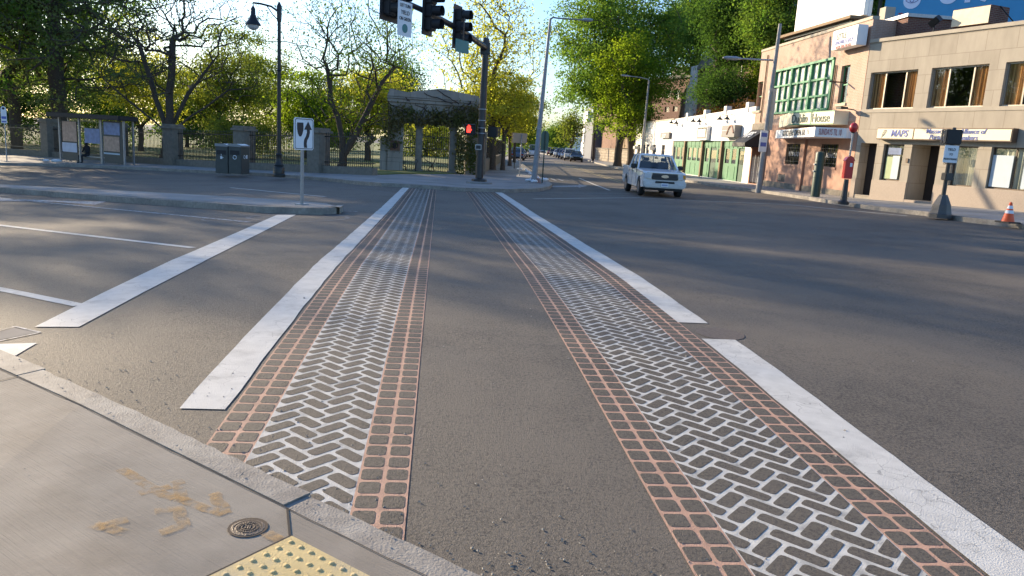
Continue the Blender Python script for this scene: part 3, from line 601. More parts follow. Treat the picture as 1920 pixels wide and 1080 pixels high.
def tree(name, label, loc, height, rx, rz, zc, nclump, lpc, clr, lsize, leafm, barkm='bark', rt=.25, forkh=2.5, seed=1, ry=None, off=(0, 0), shell=.45, limbs=None, wig=.12, step=.6, sag=0., tip=.012, bal=.55, low=-1., group=None, tf=.9, cat='tree'):
    """crown centre at height zc (above the base), half widths rx, ry, rz"""
    rs = np.random.RandomState(seed); ry = ry or rx
    d = rs.normal(size=(nclump*3, 3)); d /= np.linalg.norm(d, axis=1)[:, None]; r = rs.uniform(0, 1, len(d))**shell
    lump = 1+.22*np.sin(d[:, 0]*5+seed)*np.cos(d[:, 1]*4+seed*2)+.16*np.sin(d[:, 2]*7+seed)
    A = d*(r*lump)[:, None]; A = A[A[:, 2] > low][:nclump]
    if lpc > 30: lpc *= 1.7; lsize *= .76
    if lpc > 30 and nclump > 200: A = A[:int(nclump*.62)]; lpc = lpc*1.55; zfl = .42
    else: zfl = .7
    A = A*[rx, ry, rz]+[off[0], off[1], zc]
    root = thing(name, label, cat, loc, 0, group)
    ch = grow(A, np.array([0, 0, -.25]), np.array([off[0]*.15, off[1]*.15, forkh]), rs, step=step, rtrunk=rt, wiggle=wig, multi=limbs, sag=sag, tip=tip, bal=bal)
    wood(ch, 'trunk', barkm, root)
    if lpc > 0:
        n = rs.poisson(lpc, len(A)); C = np.repeat(A, n, axis=0); g_ = rs.normal(size=C.shape)*[clr, clr, clr*zfl]; g_[:, 2] -= .12*(g_[:, 0]**2+g_[:, 1]**2)/clr; C = C+g_
        np_mesh('crown', leaf_quads(C, lsize, rs), 4, leafm, root)
    return root

# ================================================================== LEFT AND FAR SIDE (park)
FA = Vector(g2(706, 329, .15)); FB = Vector(g2(222, 303, .15)); FD = (FB-FA).normalized()
def on_line(u, A=FA, D=FD):
    """point of a plan line seen at column u"""
    hv = 290; r = ray(u, hv); d = Vector((r[0], r[1])); den = d.x*(-D.y)+d.y*D.x   # t*d = A + s*D
    t = (A.x*(-D.y)+A.y*D.x)/den; return Vector((d.x*t, d.y*t))
GBX = Vector(at(897, 266, 46.6)[:2])
park = [tuple(GBX+Vector((-.3, 1.6))), tuple(FA+Vector((.2, 1.0))), tuple(FB+Vector((0, .6))), tuple(FB+FD*60+Vector((0, .6))), (-400, 400), (GBX.x+40, 400)]
drape('park_lawn', park, .2, 'grass', skirt=.4)
fang = math.atan2(-FD.y, -FD.x)      # local +x runs to the right along the fence
pils = [597, 458, 325, 222, 95, -60]
side_words = ['nearest to the stone gate', 'behind the pair of bins', 'beside the forked bare tree', 'just right of the bus shelter', 'just left of the bus shelter', 'beyond the bus stop sign']
PP = [on_line(u) for u in pils]
for k, p in enumerate(PP):
    z0 = h(p.x, p.y)+.12; hh = topz(p.x, p.y, 236+.025*(pils[k]-450))-z0 if k < 4 else 2.7
    t = thing('stone_pillar', 'square stone fence pillar with cap, '+side_words[k], 'pillar', (p.x, p.y, z0), fang, 'stone pillars of the park fence')
    m = MB(); m.box(-.46, .46, -.42, .42, -.3, hh-.28); m.build('shaft', 'stone2', t, bevel=.02)
    m = MB(); m.box(-.56, .56, -.52, .52, hh-.28, hh-.14); m.box(-.48, .48, -.44, .44, hh-.14, hh); m.build('cap', 'stone2', t, bevel=.02)
ends = [FA]+PP; pw = ['between the gate and the first pillar', 'behind the curved-top lamp post', 'behind the pair of bins', 'beside the bus shelter', 'behind the bus shelter', 'at the far left edge']
for k in range(len(ends)-1):
    a, b = ends[k+1], ends[k]; L = (b-a).length; g0 = .46; g1 = .46 if k else .1; z = h((a.x+b.x)/2, (a.y+b.y)/2)+.12; dzz = (h(b.x, b.y)-h(a.x, a.y))/L
    t = thing('iron_fence', 'black iron picket fence on a low wall, '+pw[k], 'fence', (a.x, a.y, h(a.x, a.y)+.12), fang, 'iron fence panels round the park')
    m = MB(); n = len(m.v); m.box(g0, L-g1, -.2, .2, -.3, .42)
    for i in (1, 2, 5, 6): v = m.v[i]; 
    m.v = [(x, y, q+dzz*x) for x, y, q in m.v]; m.build('low_wall', 'stone2', t, bevel=.015)
    m = MB(); 
    for zr in (.6, 1.95): m.box(g0, L-g1, -.02, .02, zr, zr+.05)
    m.v = [(x, y, q+dzz*x) for x, y, q in m.v]; m.build('rail', 'black', t)
    m = MB(); x = g0+.1; i = 0
    while x < L-g1-.05:
        m.box(x-.012, x+.012, -.012, .012, .42+dzz*x, 2.1+dzz*x); m.lathe([(.012, 0), (.026, .03), (.001, .13)], (x, 0, 2.1+dzz*x), 4); x += .135; i += 1
    tag(m.build('pickets', 'black', t), kind='stuff' if i > 100 else None)
# ---- gate
ga, gb = Vector(at(706, 255, 45.6)[:2]), Vector(at(897, 266, 46.6)[:2])
gd = (gb-ga).normalized(); gn = Vector((gd.y, -gd.x)); GZ = h(ga.x, ga.y)+.13
GATE = thing('stone_gateway', 'tall ivy-grown stone park gateway with pediment and three openings', 'gateway', (ga.x, ga.y, GZ), math.atan2(gd.y, gd.x))
def fpt(u, v, A, D, y=0.):
    """(s, z) of the picture point on the vertical plane through A along D, moved y behind it"""
    N = Vector((-D.y, D.x)); A = A+N*y; r = ray(u, v); den = r[0]*(-D.y)+r[1]*D.x; t = (A.x*(-D.y)+A.y*D.x)/den; P = CAM+r*t
    return (Vector((P[0], P[1]))-A).dot(D), P[2]
def gp(u, v): s, z = fpt(u, v, ga, gd); return s, z-GZ
x_l, _ = gp(712, 300); x_pl, _ = gp(727, 250); x_1, _ = gp(756, 280); x_1b, _ = gp(779, 280); x_2, _ = gp(792, 280); x_2b, _ = gp(843, 280); x_3, _ = gp(856, 280); x_3b, _ = gp(874, 280); x_r, _ = gp(897, 280)
zl = gp(800, 233)[1]; zt = gp(800, 195)[1]; zc2 = gp(800, 189)[1]; zap = gp(826, 166)[1]; zs = gp(726, 178)[1]
T = 1.3
m = MB(); m.box(x_pl, x_1, 0, T, -.3, zl); m.box(x_3b, x_r, 0, T, -.3, zl); m.box(x_pl, x_r, 0, T, zl, zt); m.build('wall', 'stone', GATE, bevel=.03)
m = MB(); m.box(x_l, x_pl-.003, .15, T, -.3, gp(720, 255)[1]); m.build('buttress', 'stone', GATE, bevel=.03)
for a, b in ((x_1b, x_2), (x_2b, x_3)):
    m = MB(); m.box(a, b, .1, .1+(b-a), .25, zl-.25); m.box(a-.08, b+.08, .04, .16+(b-a), -.3, .25); m.box(a-.07, b+.07, .04, .16+(b-a), zl-.25, zl-.002); m.build('column', 'stone2', GATE, bevel=.03)
m = MB(); m.box(x_pl-.06, x_r+.1, -.12, T+.1, zt, zt+.2); m.box(x_pl-.10, x_r+.2, -.2, T+.15, zt+.203, zc2+.1); m.build('cornice', 'stone', GATE, bevel=.02)
zz = zc2+.123; xa, _ = gp(826, 170)
m = MB(); m.xz([(x_pl-.1, zz), (x_r+.05, zz), (x_r-.15, zz+.35), (xa, zap), (x_pl+1.1, zap-.35), (x_pl+.05, zz+.45)], -.05, T+.05); m.build('pediment', 'stone', GATE, bevel=.03)
m = MB(); 
for q in range(3): m.box(x_pl-.012, x_1+.012, -.012, .02, .85+q*.85, .88+q*.85)
m.build('course_joint', 'stone2', GATE)
em = gp(741, 273); m = MB(); m.box(em[0]-.3, em[0]+.3, -.035, .003, em[1]-.3, em[1]+.3); m.build('plaque', 'brownst', GATE)
m = MB(); m.lathe([(.02, 0), (.16, .01), (.19, .03), (.14, .05)], n=16); o = m.build('emblem', 'vine', GATE, smooth=True); o.location = (em[0], -.04, em[1]); o.rotation_euler = (math.pi/2, 0, 0)
for (a, b, lab) in ((x_1, x_1b, 0), (x_2, (x_2+x_2b)/2-.02, 1), ((x_2+x_2b)/2+.02, x_2b, 2), (x_3, x_3b, 3)):
    m = MB(); n = max(4, int((b-a)/.135)); ztp = gp(800, 249)[1]
    for i in range(n+1):
        x = a+.05+(b-a-.1)*i/n; tp = ztp+.25*math.sin(math.pi*i/n); m.box(x-.014, x+.014, .5, .528, .02, tp); m.lathe([(.014, 0), (.035, .04), (.001, .18)], (x, .514, tp), 4)
    for zr in (.12, .62, 1.5, ztp-.25): m.box(a+.03, b-.03, .497, .531, zr, zr+.045)
    for i in range(n): # scroll rings at the foot
        x = a+.05+(b-a-.1)*(i+.5)/n; m.tube([(x+.055*math.cos(t), .514, .4+.085*math.sin(t)) for t in np.linspace(0, 2*math.pi, 9)], .009, 4, cap=False)
    m.build('gate_leaf', 'black', GATE)
wa = GBX+Vector((.15, 1.2)); wd_ = Vector((math.sin(R(6.5)), math.cos(R(6.5)))); t = thing('park_wall', 'low park wall with dark railing running down the street behind the signal pole', 'wall', (wa.x, wa.y, h(wa.x, wa.y)+.1), math.atan2(wd_.y, wd_.x))
m = MB(); m.box(0, 46, -.2, .2, -.5, .9); m.build('wall', 'stone2', t); m = MB(); m.box(0, 46, -.02, .02, 2.3, 2.36); [m.box(i*.16, i*.16+.025, -.012, .012, .9, 2.4) for i in range(287)]; m.build('railing', 'black', t)
m = MB(); [m.box(i*7.5, i*7.5+.8, -.4, .4, -.5, 2.7) for i in range(1)]; m.build('pier', 'stone2', t)
rs = np.random.RandomState(5)
IV = thing('ivy', 'green ivy and bare vine stems creeping over the stone gateway', 'ivy', (ga.x, ga.y, GZ), math.atan2(gd.y, gd.x))
def blob(x, z, sx, sz, n): return np.stack([rs.normal(x, sx, n), -.12-np.abs(rs.normal(0, .09, n)), rs.normal(z, sz, n)], 1)
C = [blob(x_pl+.2+(x_r-x_pl-.4)*i/13, zl+.75+.25*math.sin(i*1.7), .35, .22, 80) for i in range(14) if i not in (1, 4, 5, 8, 11)]+[blob(x_pl+.1, zl-.5, .4, .5, 420), blob(x_pl+.6, zl+.0, .5, .25, 220), blob(x_3+.1, zl-.9, .12, 1.0, 260), blob(x_3b+.3, zl-.9, .3, .8, 380), blob(x_3b+.5, zl+.5, .35, .45, 260), blob(x_3-.6, zl+.25, .8, .18, 260), blob(x_3b-.25, 1.4, .12, .9, 300), blob(x_3b+.35, .9, .25, .5, 300), blob(x_2+.6, zl+.1, .8, .15, 330)]
C = np.concatenate(C); C[:, 1] = np.where(C[:, 2] > zt-.05, C[:, 1]-.25, C[:, 1]); np_mesh('leaves', leaf_quads(C, .17, rs), 4, 'lf_ivy', IV)
m = MB()
for k in range(26):
    x, z = x_pl+.3+(x_r-x_pl-.5)*rs.uniform(), rs.choice([zl+.2, zc2-.1, .1 if k % 3 == 0 else zl]); pts = []; dx = rs.uniform(-.22, .22)
    for i in range(12):
        pts.append((x, (-.4 if z > zt-.1 else -.04) if z < zz+.1 else -.09, z)); x += dx+rs.normal()*.1; z += rs.uniform(.02, .16); x = min(max(x, x_pl), x_r)
        if z > zap-abs(x-xa)*.3: break
    if len(pts) > 2: m.tube(pts, [.035-.002*i for i in range(len(pts))], 4)
m.build('stems', 'vine', IV)

M['shelterdark'] = mat('shelter_panel', (.06, .065, .06), .5, var=.15)
# ---- bus shelter, its posters, the seated person
sa, sb = Vector(g2(113, 303, .15)), Vector(g2(233, 310, .15)); sD = (sb-sa).normalized(); sz = h(sa.x, sa.y)+.15
SH = thing('bus_shelter', 'dark framed glass bus shelter with poster panels on the far pavement', 'bus shelter', (sa.x, sa.y, sz), math.atan2(sD.y, sD.x))
def sp_(u, v): s, z = fpt(u, v, sa, sD); return s, z-sz
W = (sb-sa).length; HT = sp_(150, 222)[1]
for u in (113, 150, 191, 233):
    x = sp_(u, 270)[0]; m = MB(); m.box(x-.055, x+.055, -.05, .05, -.2, HT); m.build('post', 'galv', SH, bevel=.008)
for x in (0, W/2, W): m = MB(); m.box(x-.05, x+.05, .62, .7, -.1, HT); m.build('post', 'galv', SH)
m = MB(); m.box(-.5, W+.25, -.45, .9, HT, HT+.28); m.build('canopy', 'blackm', SH, bevel=.04)
def rectp(name, u0, v0, u1, v1, y0, y1, mt):
    a, b = sp_(u0, v0), sp_(u1, v1); m = MB(); m.box(a[0], b[0], y0, y1, b[1], a[1]); return m.build(name, mt, SH)
rectp('panel_frame', 115.5, 226, 147, 302, .0, .03, 'shelterdark'); rectp('poster', 116.5, 227, 144.5, 266, -.02, -.004, 'posterp'); rectp('poster', 117, 266.5, 145, 286, -.02, -.004, 'poster')
rectp('panel_frame', 193, 226, 231, 308, .0, .03, 'shelterdark'); rectp('poster', 194.5, 229, 225, 254, -.02, -.004, 'posterb'); rectp('poster', 194.5, 255, 225, 285, -.02, -.004, 'posterp'); rectp('notice', 195, 285.5, 225, 291, -.02, -.004, 'paper')
m = MB(); m.box(0, W, .64, .655, .35, HT-.05); m.build('back_glass', 'glass', SH)
rectp('poster', 158, 240, 188, 270, -.01, .01, 'posterb'); 
m = MB(); m.box(.9, W-.6, .25, .58, .42, .47); m.box(1.1, 1.16, .3, .5, -.1, .42); m.box(W-1, W-.94, .3, .5, -.1, .42); m.build('bench', 'galv', SH)
def person(loc, rz, label):
    J = dict(pel=(0, 0, .50), sp=(0, .03, .72), ch=(0, .0, .95), nk=(0, -.02, 1.10), hd=(0, -.05, 1.20), ht=(0, -.04, 1.31))
    for s, n in ((-1, 'l'), (1, 'r')):
        J['sh'+n] = (s*.19, 0, 1.02); J['el'+n] = (s*.24, -.08, .76); J['wr'+n] = (s*.12, -.30, .68); J['hp'+n] = (s*.10, -.03, .49); J['kn'+n] = (s*.13, -.45, .50); J['an'+n] = (s*.13, -.42, .10); J['to'+n] = (s*.14, -.60, .04)
    rd = dict(pel=.15, sp=.14, ch=.16, nk=.06, hd=.095, ht=.085, sh=.075, el=.05, wr=.035, hp=.10, kn=.065, an=.045, to=.04)
    E = [('pel', 'sp'), ('sp', 'ch'), ('ch', 'nk'), ('nk', 'hd'), ('hd', 'ht')]+[(a+n, b+n) if a not in ('ch', 'pel') else (a, b+n) for n in 'lr' for a, b in (('ch', 'sh'), ('sh', 'el'), ('el', 'wr'), ('pel', 'hp'), ('hp', 'kn'), ('kn', 'an'), ('an', 'to'))]
    ks = list(J); me = bpy.data.meshes.new('body'); me.from_pydata([J[k] for k in ks], [(ks.index(a), ks.index(b)) for a, b in E], [])
    o = bpy.data.objects.new('person', me); COL.objects.link(o); md = o.modifiers.new('skin', 'SKIN'); sv = me.skin_vertices[0].data if me.skin_vertices else None
    if sv is None: return o
    for i, k in enumerate(ks): r = rd.get(k, rd.get(k[:2])); sv[i].radius = (r, r*.85); sv[i].use_root = (k == 'pel')
    o.modifiers.new('sub', 'SUBSURF').levels = 2; o.modifiers['sub'].render_levels = 2; me.materials.append(M['cloth']); o.location = loc; o.rotation_euler.z = rz; return o
def make_person():
    # body as one skinned surface, head skin-coloured by a hair and hood child
    px = sp_(152, 300)[0]; q = sa+sD*px; n = Vector((-sD.y, sD.x)); q = q+n*.42; loc = (q.x, q.y, sz)
    bpy.context.view_layer.update(); o = person(loc, math.atan2(sD.y, sD.x), '')
    tag(o, 'person in dark clothes sitting on the bench inside the glass bus shelter', 'person')
    m = MB(); m.lathe([(.02, -.05), (.10, -.02), (.112, .05), (.09, .11), (.02, .14)], (0, -.02, 1.22), 14); m.build('hair', 'blackm', o, smooth=True)
    for s in (-1, 1):
        m = MB(); m.box(s*.12-.035, s*.12+.035, -.37, -.29, .655, .695)
        for f in range(4): m.tube([(s*.12-.03+f*.019, -.36, .68), (s*.12-.03+f*.019, -.42, .672), (s*.12-.03+f*.019, -.445, .655)], [.0095, .009, .007], 6)
        m.tube([(s*.12-s*.035, -.33, .68), (s*.12-s*.06, -.37, .672)], [.011, .008], 6); m.build('hand', 'skin', o, smooth=True)
PERSON_HOOK = make_person
# bus stop sign
p = Vector(g2(13, 302, .15)); z = h(p.x, p.y)+.15; D = 49; t = thing('bus_stop_sign', 'tall narrow white bus stop sign on a thin pole at the left edge', 'sign', (p.x, p.y, z), R(10))
zt_ = topz(p.x, p.y, 199)-z; zb_ = topz(p.x, p.y, 231)-z; m = MB(); m.tube([(0, 0, -.1), (0, 0, zt_-.1)], .035, 8); m.build('pole', 'galv', t)
m = MB(); m.xz([(-.15, zb_), (.15, zb_), (.15, zt_-.15), (.1, zt_-.04), (0, zt_), (-.1, zt_-.04), (-.15, zt_-.15)], -.06, -.04); m.build('panel', 'signw', t)
m = MB(); m.box(-.12, .12, -.066, -.061, zb_+.25, zb_+.4); m.box(-.12, .12, -.066, -.061, zb_+.05, zb_+.13); m.build('blue_band', 'blue', t); m = MB(); m.xz([(.07*math.cos(a), zt_-.13+.07*math.sin(a)) for a in np.linspace(0, 5.9, 14)], -.067, -.061); m.build('emblem', 'signk', t)
# bins
def make_bin(loc, rz, label, sy):
    t = thing('litter_bin', label, 'bin', loc, rz, 'pair of street bins'); m = MB(); m.box(-.33, .33, -.42, .42, .03, 1.34); m.build('body', 'dkgreenbin', t, bevel=.02)
    m = MB(); m.xz([(-.35, 1.34), (.35, 1.34), (.35, 1.42), (.1, 1.49), (-.35, 1.47)], -.44, .44); m.build('lid', 'galvbin', t, bevel=.012)
    m = MB(); m.box(-.24, .24, -.432, -.421, .95, 1.16) ; m.build('hatch', 'blackm', t)
    m = MB()
    if sy == 'ring': m.tube([(.09*math.cos(a), -.43, .83+.09*math.sin(a)) for a in np.linspace(0, 2*math.pi, 13)], .016, 6)
    else:
        m.box(-.06, .04, -.436, -.424, .74, .87); m.box(-.02, .0, -.436, -.424, .9, .98); m.box(.02, .1, -.436, -.424, .80, .83)
    m.build('symbol', 'signw', t); m = MB(); m.tube([(.34, .08*math.cos(a)-.1, .86+.08*math.sin(a)) for a in np.linspace(0, 2*math.pi, 13)], .013, 6); m.box(.331, .338, .08, .2, .78, .95); m.build('side_symbol', 'signw', t); return t
M['dkgreenbin'] = mat('bin_green_grey', (.065, .07, .064), .5, var=.1); M['galvbin'] = mat('bin_lid', (.25, .27, .29), .35, metal=.3, var=.05)
b1 = Vector(g2(424, 325, .15)); b2 = Vector(g2(441, 326, .15)); bd = (b2-b1).normalized(); ba = R(-14); b2 = b1+Vector((math.cos(ba), math.sin(ba)))*.70
make_bin((b1.x, b1.y, h(b1.x, b1.y)+.13), ba, 'left one of the two grey green street bins, litter symbol', 'man'); make_bin((b2.x, b2.y, h(b2.x, b2.y)+.13), ba, 'right one of the two grey green street bins, recycling ring symbol', 'ring')
# ornamental street lamp
p = Vector(g2(523, 331, .15)); z = h(p.x, p.y)+.13; Ht = topz(p.x, p.y, 8)-z; t = thing('street_lamp', 'tall black ornamental lamp post with bell-shaped hanging lantern', 'street lamp', (p.x, p.y, z))
m = MB(); m.lathe([(.30, 0), (.30, .12), (.26, .16), (.26, .42), (.21, .5), (.23, .55), (.15, .72), (.13, 1.0), (.15, 1.04), (.11, 1.1)], n=16); m.build('base', 'black', t, smooth=True)
m = MB(); m.tube([(0, 0, 1.0), (0, 0, 4), (0, 0, Ht-.3)], [.105, .09, .075], 12); m.lathe([(.09, 0), (.12, .05), (.09, .1)], (0, 0, Ht*.62), 12); m.build('post', 'black', t, smooth=True)
ax = R(180)+0; dx = -1.15; m = MB(); m.tube([(0, 0, Ht-.75), (0, 0, Ht-.1), (0, 0, Ht+.1)], [.1, .12, .03], 10); m.tube([(0, 0, Ht-.35), (-.35, 0, Ht-.12), (-.8, 0, Ht-.04), (dx, 0, Ht-.02), (dx, 0, Ht-.2)], .045, 8); m.tube([(0, 0, Ht-.75), (-.3, 0, Ht-.45), (-.55, 0, Ht-.1)], .025, 6); m.build('arm', 'black', t, smooth=True)
m = MB(); m.lathe([(.04, -.05), (.10, -.15), (.11, -.42), (.14, -.48), (.20, -.62), (.33, -.80), (.35, -.86), (.3, -.87)], (dx, 0, Ht-.12), 20); m.build('lantern', 'black', t, smooth=True)
m = MB(); m.lathe([(.27, -.86), (.25, -.95), (.17, -1.04), (.04, -1.08)], (dx, 0, Ht-.12), 18); m.build('globe', 'lampglass', t, smooth=True)
# keep-right sign on the median
p = Vector(g2(566, 384, .16)); z = h(p.x, p.y)+.155; t = thing('keep_right_sign', 'white traffic sign with black curved arrow on the median island', 'traffic sign', (p.x, p.y, z), R(58))
z1, z0 = topz(p.x, p.y, 221)-z, topz(p.x, p.y, 281)-z; m = MB(); m.box(-.035, .035, -.02, .02, -.1, z1-.08); m.build('post', 'galv', t); m = MB(); m.box(-.12, .12, -.1, .1, 0, .03); m.build('foot_plate', 'galv', t)
def rr2(x0, x1, z0, z1, r): return [(x0+r, z0), (x1-r, z0), (x1, z0+r), (x1, z1-r), (x1-r, z1), (x0+r, z1), (x0, z1-r), (x0, z0+r)]
m = MB(); m.xz(rr2(-.315, .315, z0, z1, .04), -.05, -.03); m.build('panel', 'signw', t)
m = MB(); o_, i_ = rr2(-.295, .295, z0+.02, z1-.02, .035), rr2(-.28, .28, z0+.035, z1-.035, .03)
for k in range(8): j = (k+1) % 8; m.quad([(o_[k][0], -.053, o_[k][1]), (o_[j][0], -.053, o_[j][1]), (i_[j][0], -.053, i_[j][1]), (i_[k][0], -.053, i_[k][1])])
hz = z1-z0; X = lambda q: -.3+.6*q; Z = lambda q: z1-hz*q
m.xz([(X(.12), Z(.15)), (X(.45), Z(.15)), (X(.46), Z(.35)), (X(.40), Z(.50)), (X(.33), Z(.58)), (X(.24), Z(.58)), (X(.17), Z(.5)), (X(.12), Z(.35))][::-1], -.056, -.0505)
sh = [(.50, .93), (.66, .93), (.64, .80), (.66, .70), (.76, .58), (.81, .45), (.80, .36), (.92, .36), (.71, .10), (.50, .36), (.65, .36), (.655, .45), (.60, .56), (.50, .68), (.485, .80)]
m.xz([(X(a), Z(b)) for a, b in sh], -.056, -.0505); m.build('symbol', 'signk', t)

# ---- traffic signal with long mast arm
p = Vector(g2(898, 344, .15)); z = h(p.x, p.y)+.15; Hp = topz(p.x, p.y, 73)-z
TS = thing('traffic_signal', 'dark traffic signal pole with long mast arm and three signal heads', 'traffic signal', (p.x, p.y, z))
lc = lambda q: (q[0]-p.x, q[1]-p.y, q[2]-z)
m = MB(); m.lathe([(.62, -.1), (.62, .07), (.5, .1)], n=8); m.build('foundation', 'conc_far', TS)
m = MB(); m.lathe([(.36, .1), (.36, .2), (.26, .25)], n=8); m.lathe([(.19, .2), (.17, Hp*.5), (.15, Hp-.1), (.15, Hp), (.08, Hp+.06)], n=14); m.build('pole', 'pole', TS, smooth=True)
zA = topz(p.x, p.y, 90)
def armpt(u, v, zz):
    r = ray(u, v); return CAM+r*((zz-CAM[2])/r[2])
APX = [(909, 86), (866, 57), (844, 46), (815, 30), (786, 16), (754, 2), (700, -22)]
AP = [armpt(u, v, zA+.02*i) for i, (u, v) in enumerate(APX)]; AP[0] = np.array([p.x, p.y, zA])
m = MB(); m.tube([lc(q) for q in AP], [.13, .115, .11, .10, .095, .09, .08], 12); m.build('mast_arm', 'pole', TS, smooth=True)
m = MB(); m.box(-.25, .19, -.19, .19, Hp-.7, Hp-.15); m.build('arm_bracket', 'pole', TS, bevel=.03)
adir = Vector((AP[-1]-AP[0])[:2]).normalized()
def head(u, v, k, ang, n=3, dog=False):
    """signal head clamped to the arm; face turned to local -y"""
    q = armpt(u, v, zA+.02*k); hd = thing('signal_head', None, None, (0, 0, 0)); 
    for kk in ('label', 'category'): 
        if kk in hd: del hd[kk]
    hd.parent = TS; hd.location = lc(q); hd.rotation_euler.z = ang; s = 1.22; hd.scale = (s, s, s)
    cols = [0] if not dog else [-.19, .19]
    for cx_ in cols:
        m = MB()
        for i in range(n): m.box(cx_-.17, cx_+.17, -.30, -.08, .36-i*.36-.175, .36-i*.36+.175)
        m.build('housing', 'blackm', hd, bevel=.025)
        m = MB()
        for i in range(n):
            zc_ = .36-i*.36; pts = []; N = 14
            for a in range(N+1):
                t_ = R(-140+280*a/N); pts.append((cx_+.15*math.sin(t_), zc_+.15*math.cos(t_)))
            for a in range(N):
                (xa_, za_), (xb_, zb_) = pts[a], pts[a+1]; m.quad([(xa_, -.30, za_), (xb_, -.30, zb_), (xb_, -.56, zb_), (xa_, -.56, za_)]); m.quad([(xa_*.97+cx_*.03, -.56, zc_+(za_-zc_)*.95), (xb_*.97+cx_*.03, -.56, zc_+(zb_-zc_)*.95), (xb_*.97+cx_*.03, -.30, zc_+(zb_-zc_)*.95), (xa_*.97+cx_*.03, -.30, zc_+(za_-zc_)*.95)])
            m.lathe([(.13, 0), (.13, .01)], (cx_, 0, 0), 12) if False else None
        m.build('visor', 'blackm', hd)
    w_ = .17 if not dog else .36
    m = MB(); e = .13
    m.box(-w_-e, w_+e, -.085, -.075, -.36*(n-1)+.36-.175-e, .36+.175+e); m.build('backplate', 'signalplate', hd)
    m = MB(); m.tube([(0, 0, -.2), (0, 0, .2)], .03, 8); m.box(-.06, .06, -.08, .05, -.05, .05); m.build('clamp', 'pole', hd); return hd
M['signalplate'] = mat('signal_backplate', (.03, .03, .032), .6, var=.05)
fa = R(62)
head(853, 51, 1.5, fa); head(797, 21, 3.5, fa); head(727, -9, 5.6, fa, dog=True)
# left-turn sign on the arm
q = armpt(759, 36, zA-.75); LT = Vector(lc(q)); sg = bpy.data.objects.new('turn_sign', None); COL.objects.link(sg); sg.parent = TS; sg.location = LT; sg.rotation_euler.z = R(55)
m = MB(); m.box(-.34, .34, -.01, .01, -.50, .50); m.build('panel', 'signw', sg); m = MB(); m.box(-.02, .02, .01, .04, .2, 1.0); m.build('hanger', 'pole', sg)
text('LEFT TURN', .14, 'signk', sg, (0, -.014, .38), sx=.75); text('YIELD', .17, 'signk', sg, (0, -.014, .18), sx=.95); text('ON GREEN', .14, 'signk', sg, (0, -.014, .0), sx=.8)
m = MB(); m.xz([(.13*math.cos(a), -.27+.13*math.sin(a)) for a in np.linspace(0, 6.0, 20)], -.02, -.011); m.build('green_disc', 'tealsign', sg)
q = armpt(868, 88, zA-1.1); sg = bpy.data.objects.new('street_name_blade', None); COL.objects.link(sg); sg.parent = TS; sg.location = lc(q); sg.rotation_euler.z = R(55)
m = MB(); m.box(-.45, .35, -.012, .012, -.2, .22); m.build('panel', 'tealsign', sg); m = MB(); m.box(-.02, .02, -.02, .02, .2, .95); m.build('hanger', 'pole', sg)
# pedestrian signals, straps and push button
def pedhead(parent, x, y, z_, ang, lit):
    e = bpy.data.objects.new('pedestrian_signal', None); COL.objects.link(e); e.parent = parent; e.location = (x, y, z_); e.rotation_euler.z = ang
    m = MB(); m.box(-.24, .24, -.15, .12, -.24, .24); m.build('housing', 'blackm', e, bevel=.03)
    m = MB(); m.quad([(-.24, -.15, .24), (.24, -.15, .24), (.24, -.3, .22), (-.24, -.3, .22)]); m.box(-.25, -.235, -.3, -.15, -.22, .24); m.box(.235, .25, -.3, -.15, -.22, .24); m.build('hood', 'blackm', e)
    if lit:
        m = MB(); m.box(-.17, .01, -.165, -.155, -.15, .02)
        for i, (xx, hh) in enumerate(((-.165, .12), (-.12, .18), (-.072, .18), (-.025, .14))): m.box(xx, xx+.036, -.165, -.155, .023, .023+hh)
        m.quad([(.012, -.16, -.1), (.07, -.16, .0), (.045, -.16, .03), (.012, -.16, -.03)]); m.build('raised_hand', 'hand', e)
    return e
zp = topz(p.x, p.y, 244)-z; pedhead(TS, -.52, -.05, zp, R(-6), True); pedhead(TS, .55, .1, topz(p.x, p.y, 246)-z, R(150), False)
for v in (205, 226, 240, 250): zz_ = topz(p.x, p.y, v)-z; m = MB(); m.lathe([(.19, -.02), (.195, 0), (.19, .02)], (0, 0, zz_), 14); m.build('strap', 'galv', TS)
zz_ = topz(p.x, p.y, 276)-z; m = MB(); m.box(-.28, .02, -.34, -.2, zz_-.13, zz_+.13); m.build('push_button_box', 'galv', TS, bevel=.02)
m = MB(); m.box(-.24, -.02, -.352, -.341, zz_-.08, zz_+.08); m.build('button_face', 'signk', TS)

# ---- leaning street lamp, little signs and litter by the far corner
b = G(1001, 341, .15); tp = at(1032, 36, 44.5); t = thing('lamp_pole', 'tall leaning grey street light pole at the far street corner', 'street lamp', tuple(b)); q = Vector(tp-b)
m = MB(); m.tube([(0, 0, -.2), tuple(q*.5), tuple(q)], [.16, .12, .07], 12); m.build('pole', 'conpole', t, smooth=True)
m = MB(); e1 = Vector(at(1045, 34, 44.3)-b); e2 = Vector(at(1090, 37, 43.8)-b); m.tube([tuple(q), tuple(q.lerp(e1, .4)+Vector((0, 0, .08))), tuple(e1), tuple(e2)], [.06, .05, .045, .04], 8); m.build('arm', 'conpole', t, smooth=True)
e3 = Vector(at(1112, 38, 43.6)-b); m = MB(); m.tube([tuple(e2), tuple(e2.lerp(e3, .3)), tuple(e2.lerp(e3, .8)), tuple(e3)], [.045, .10, .10, .03], 8); m.build('lamp_head', 'galv', t, smooth=True)
for v in (231, 240, 181): zz_ = topz(b[0], b[1], v)-b[2]; f = zz_/q.z; c = q*f; m = MB(); m.lathe([(.165-.03*f*2, -.02), (.165-.03*f*2, .02)], tuple(c), 12); m.build('strap', 'galv', t)
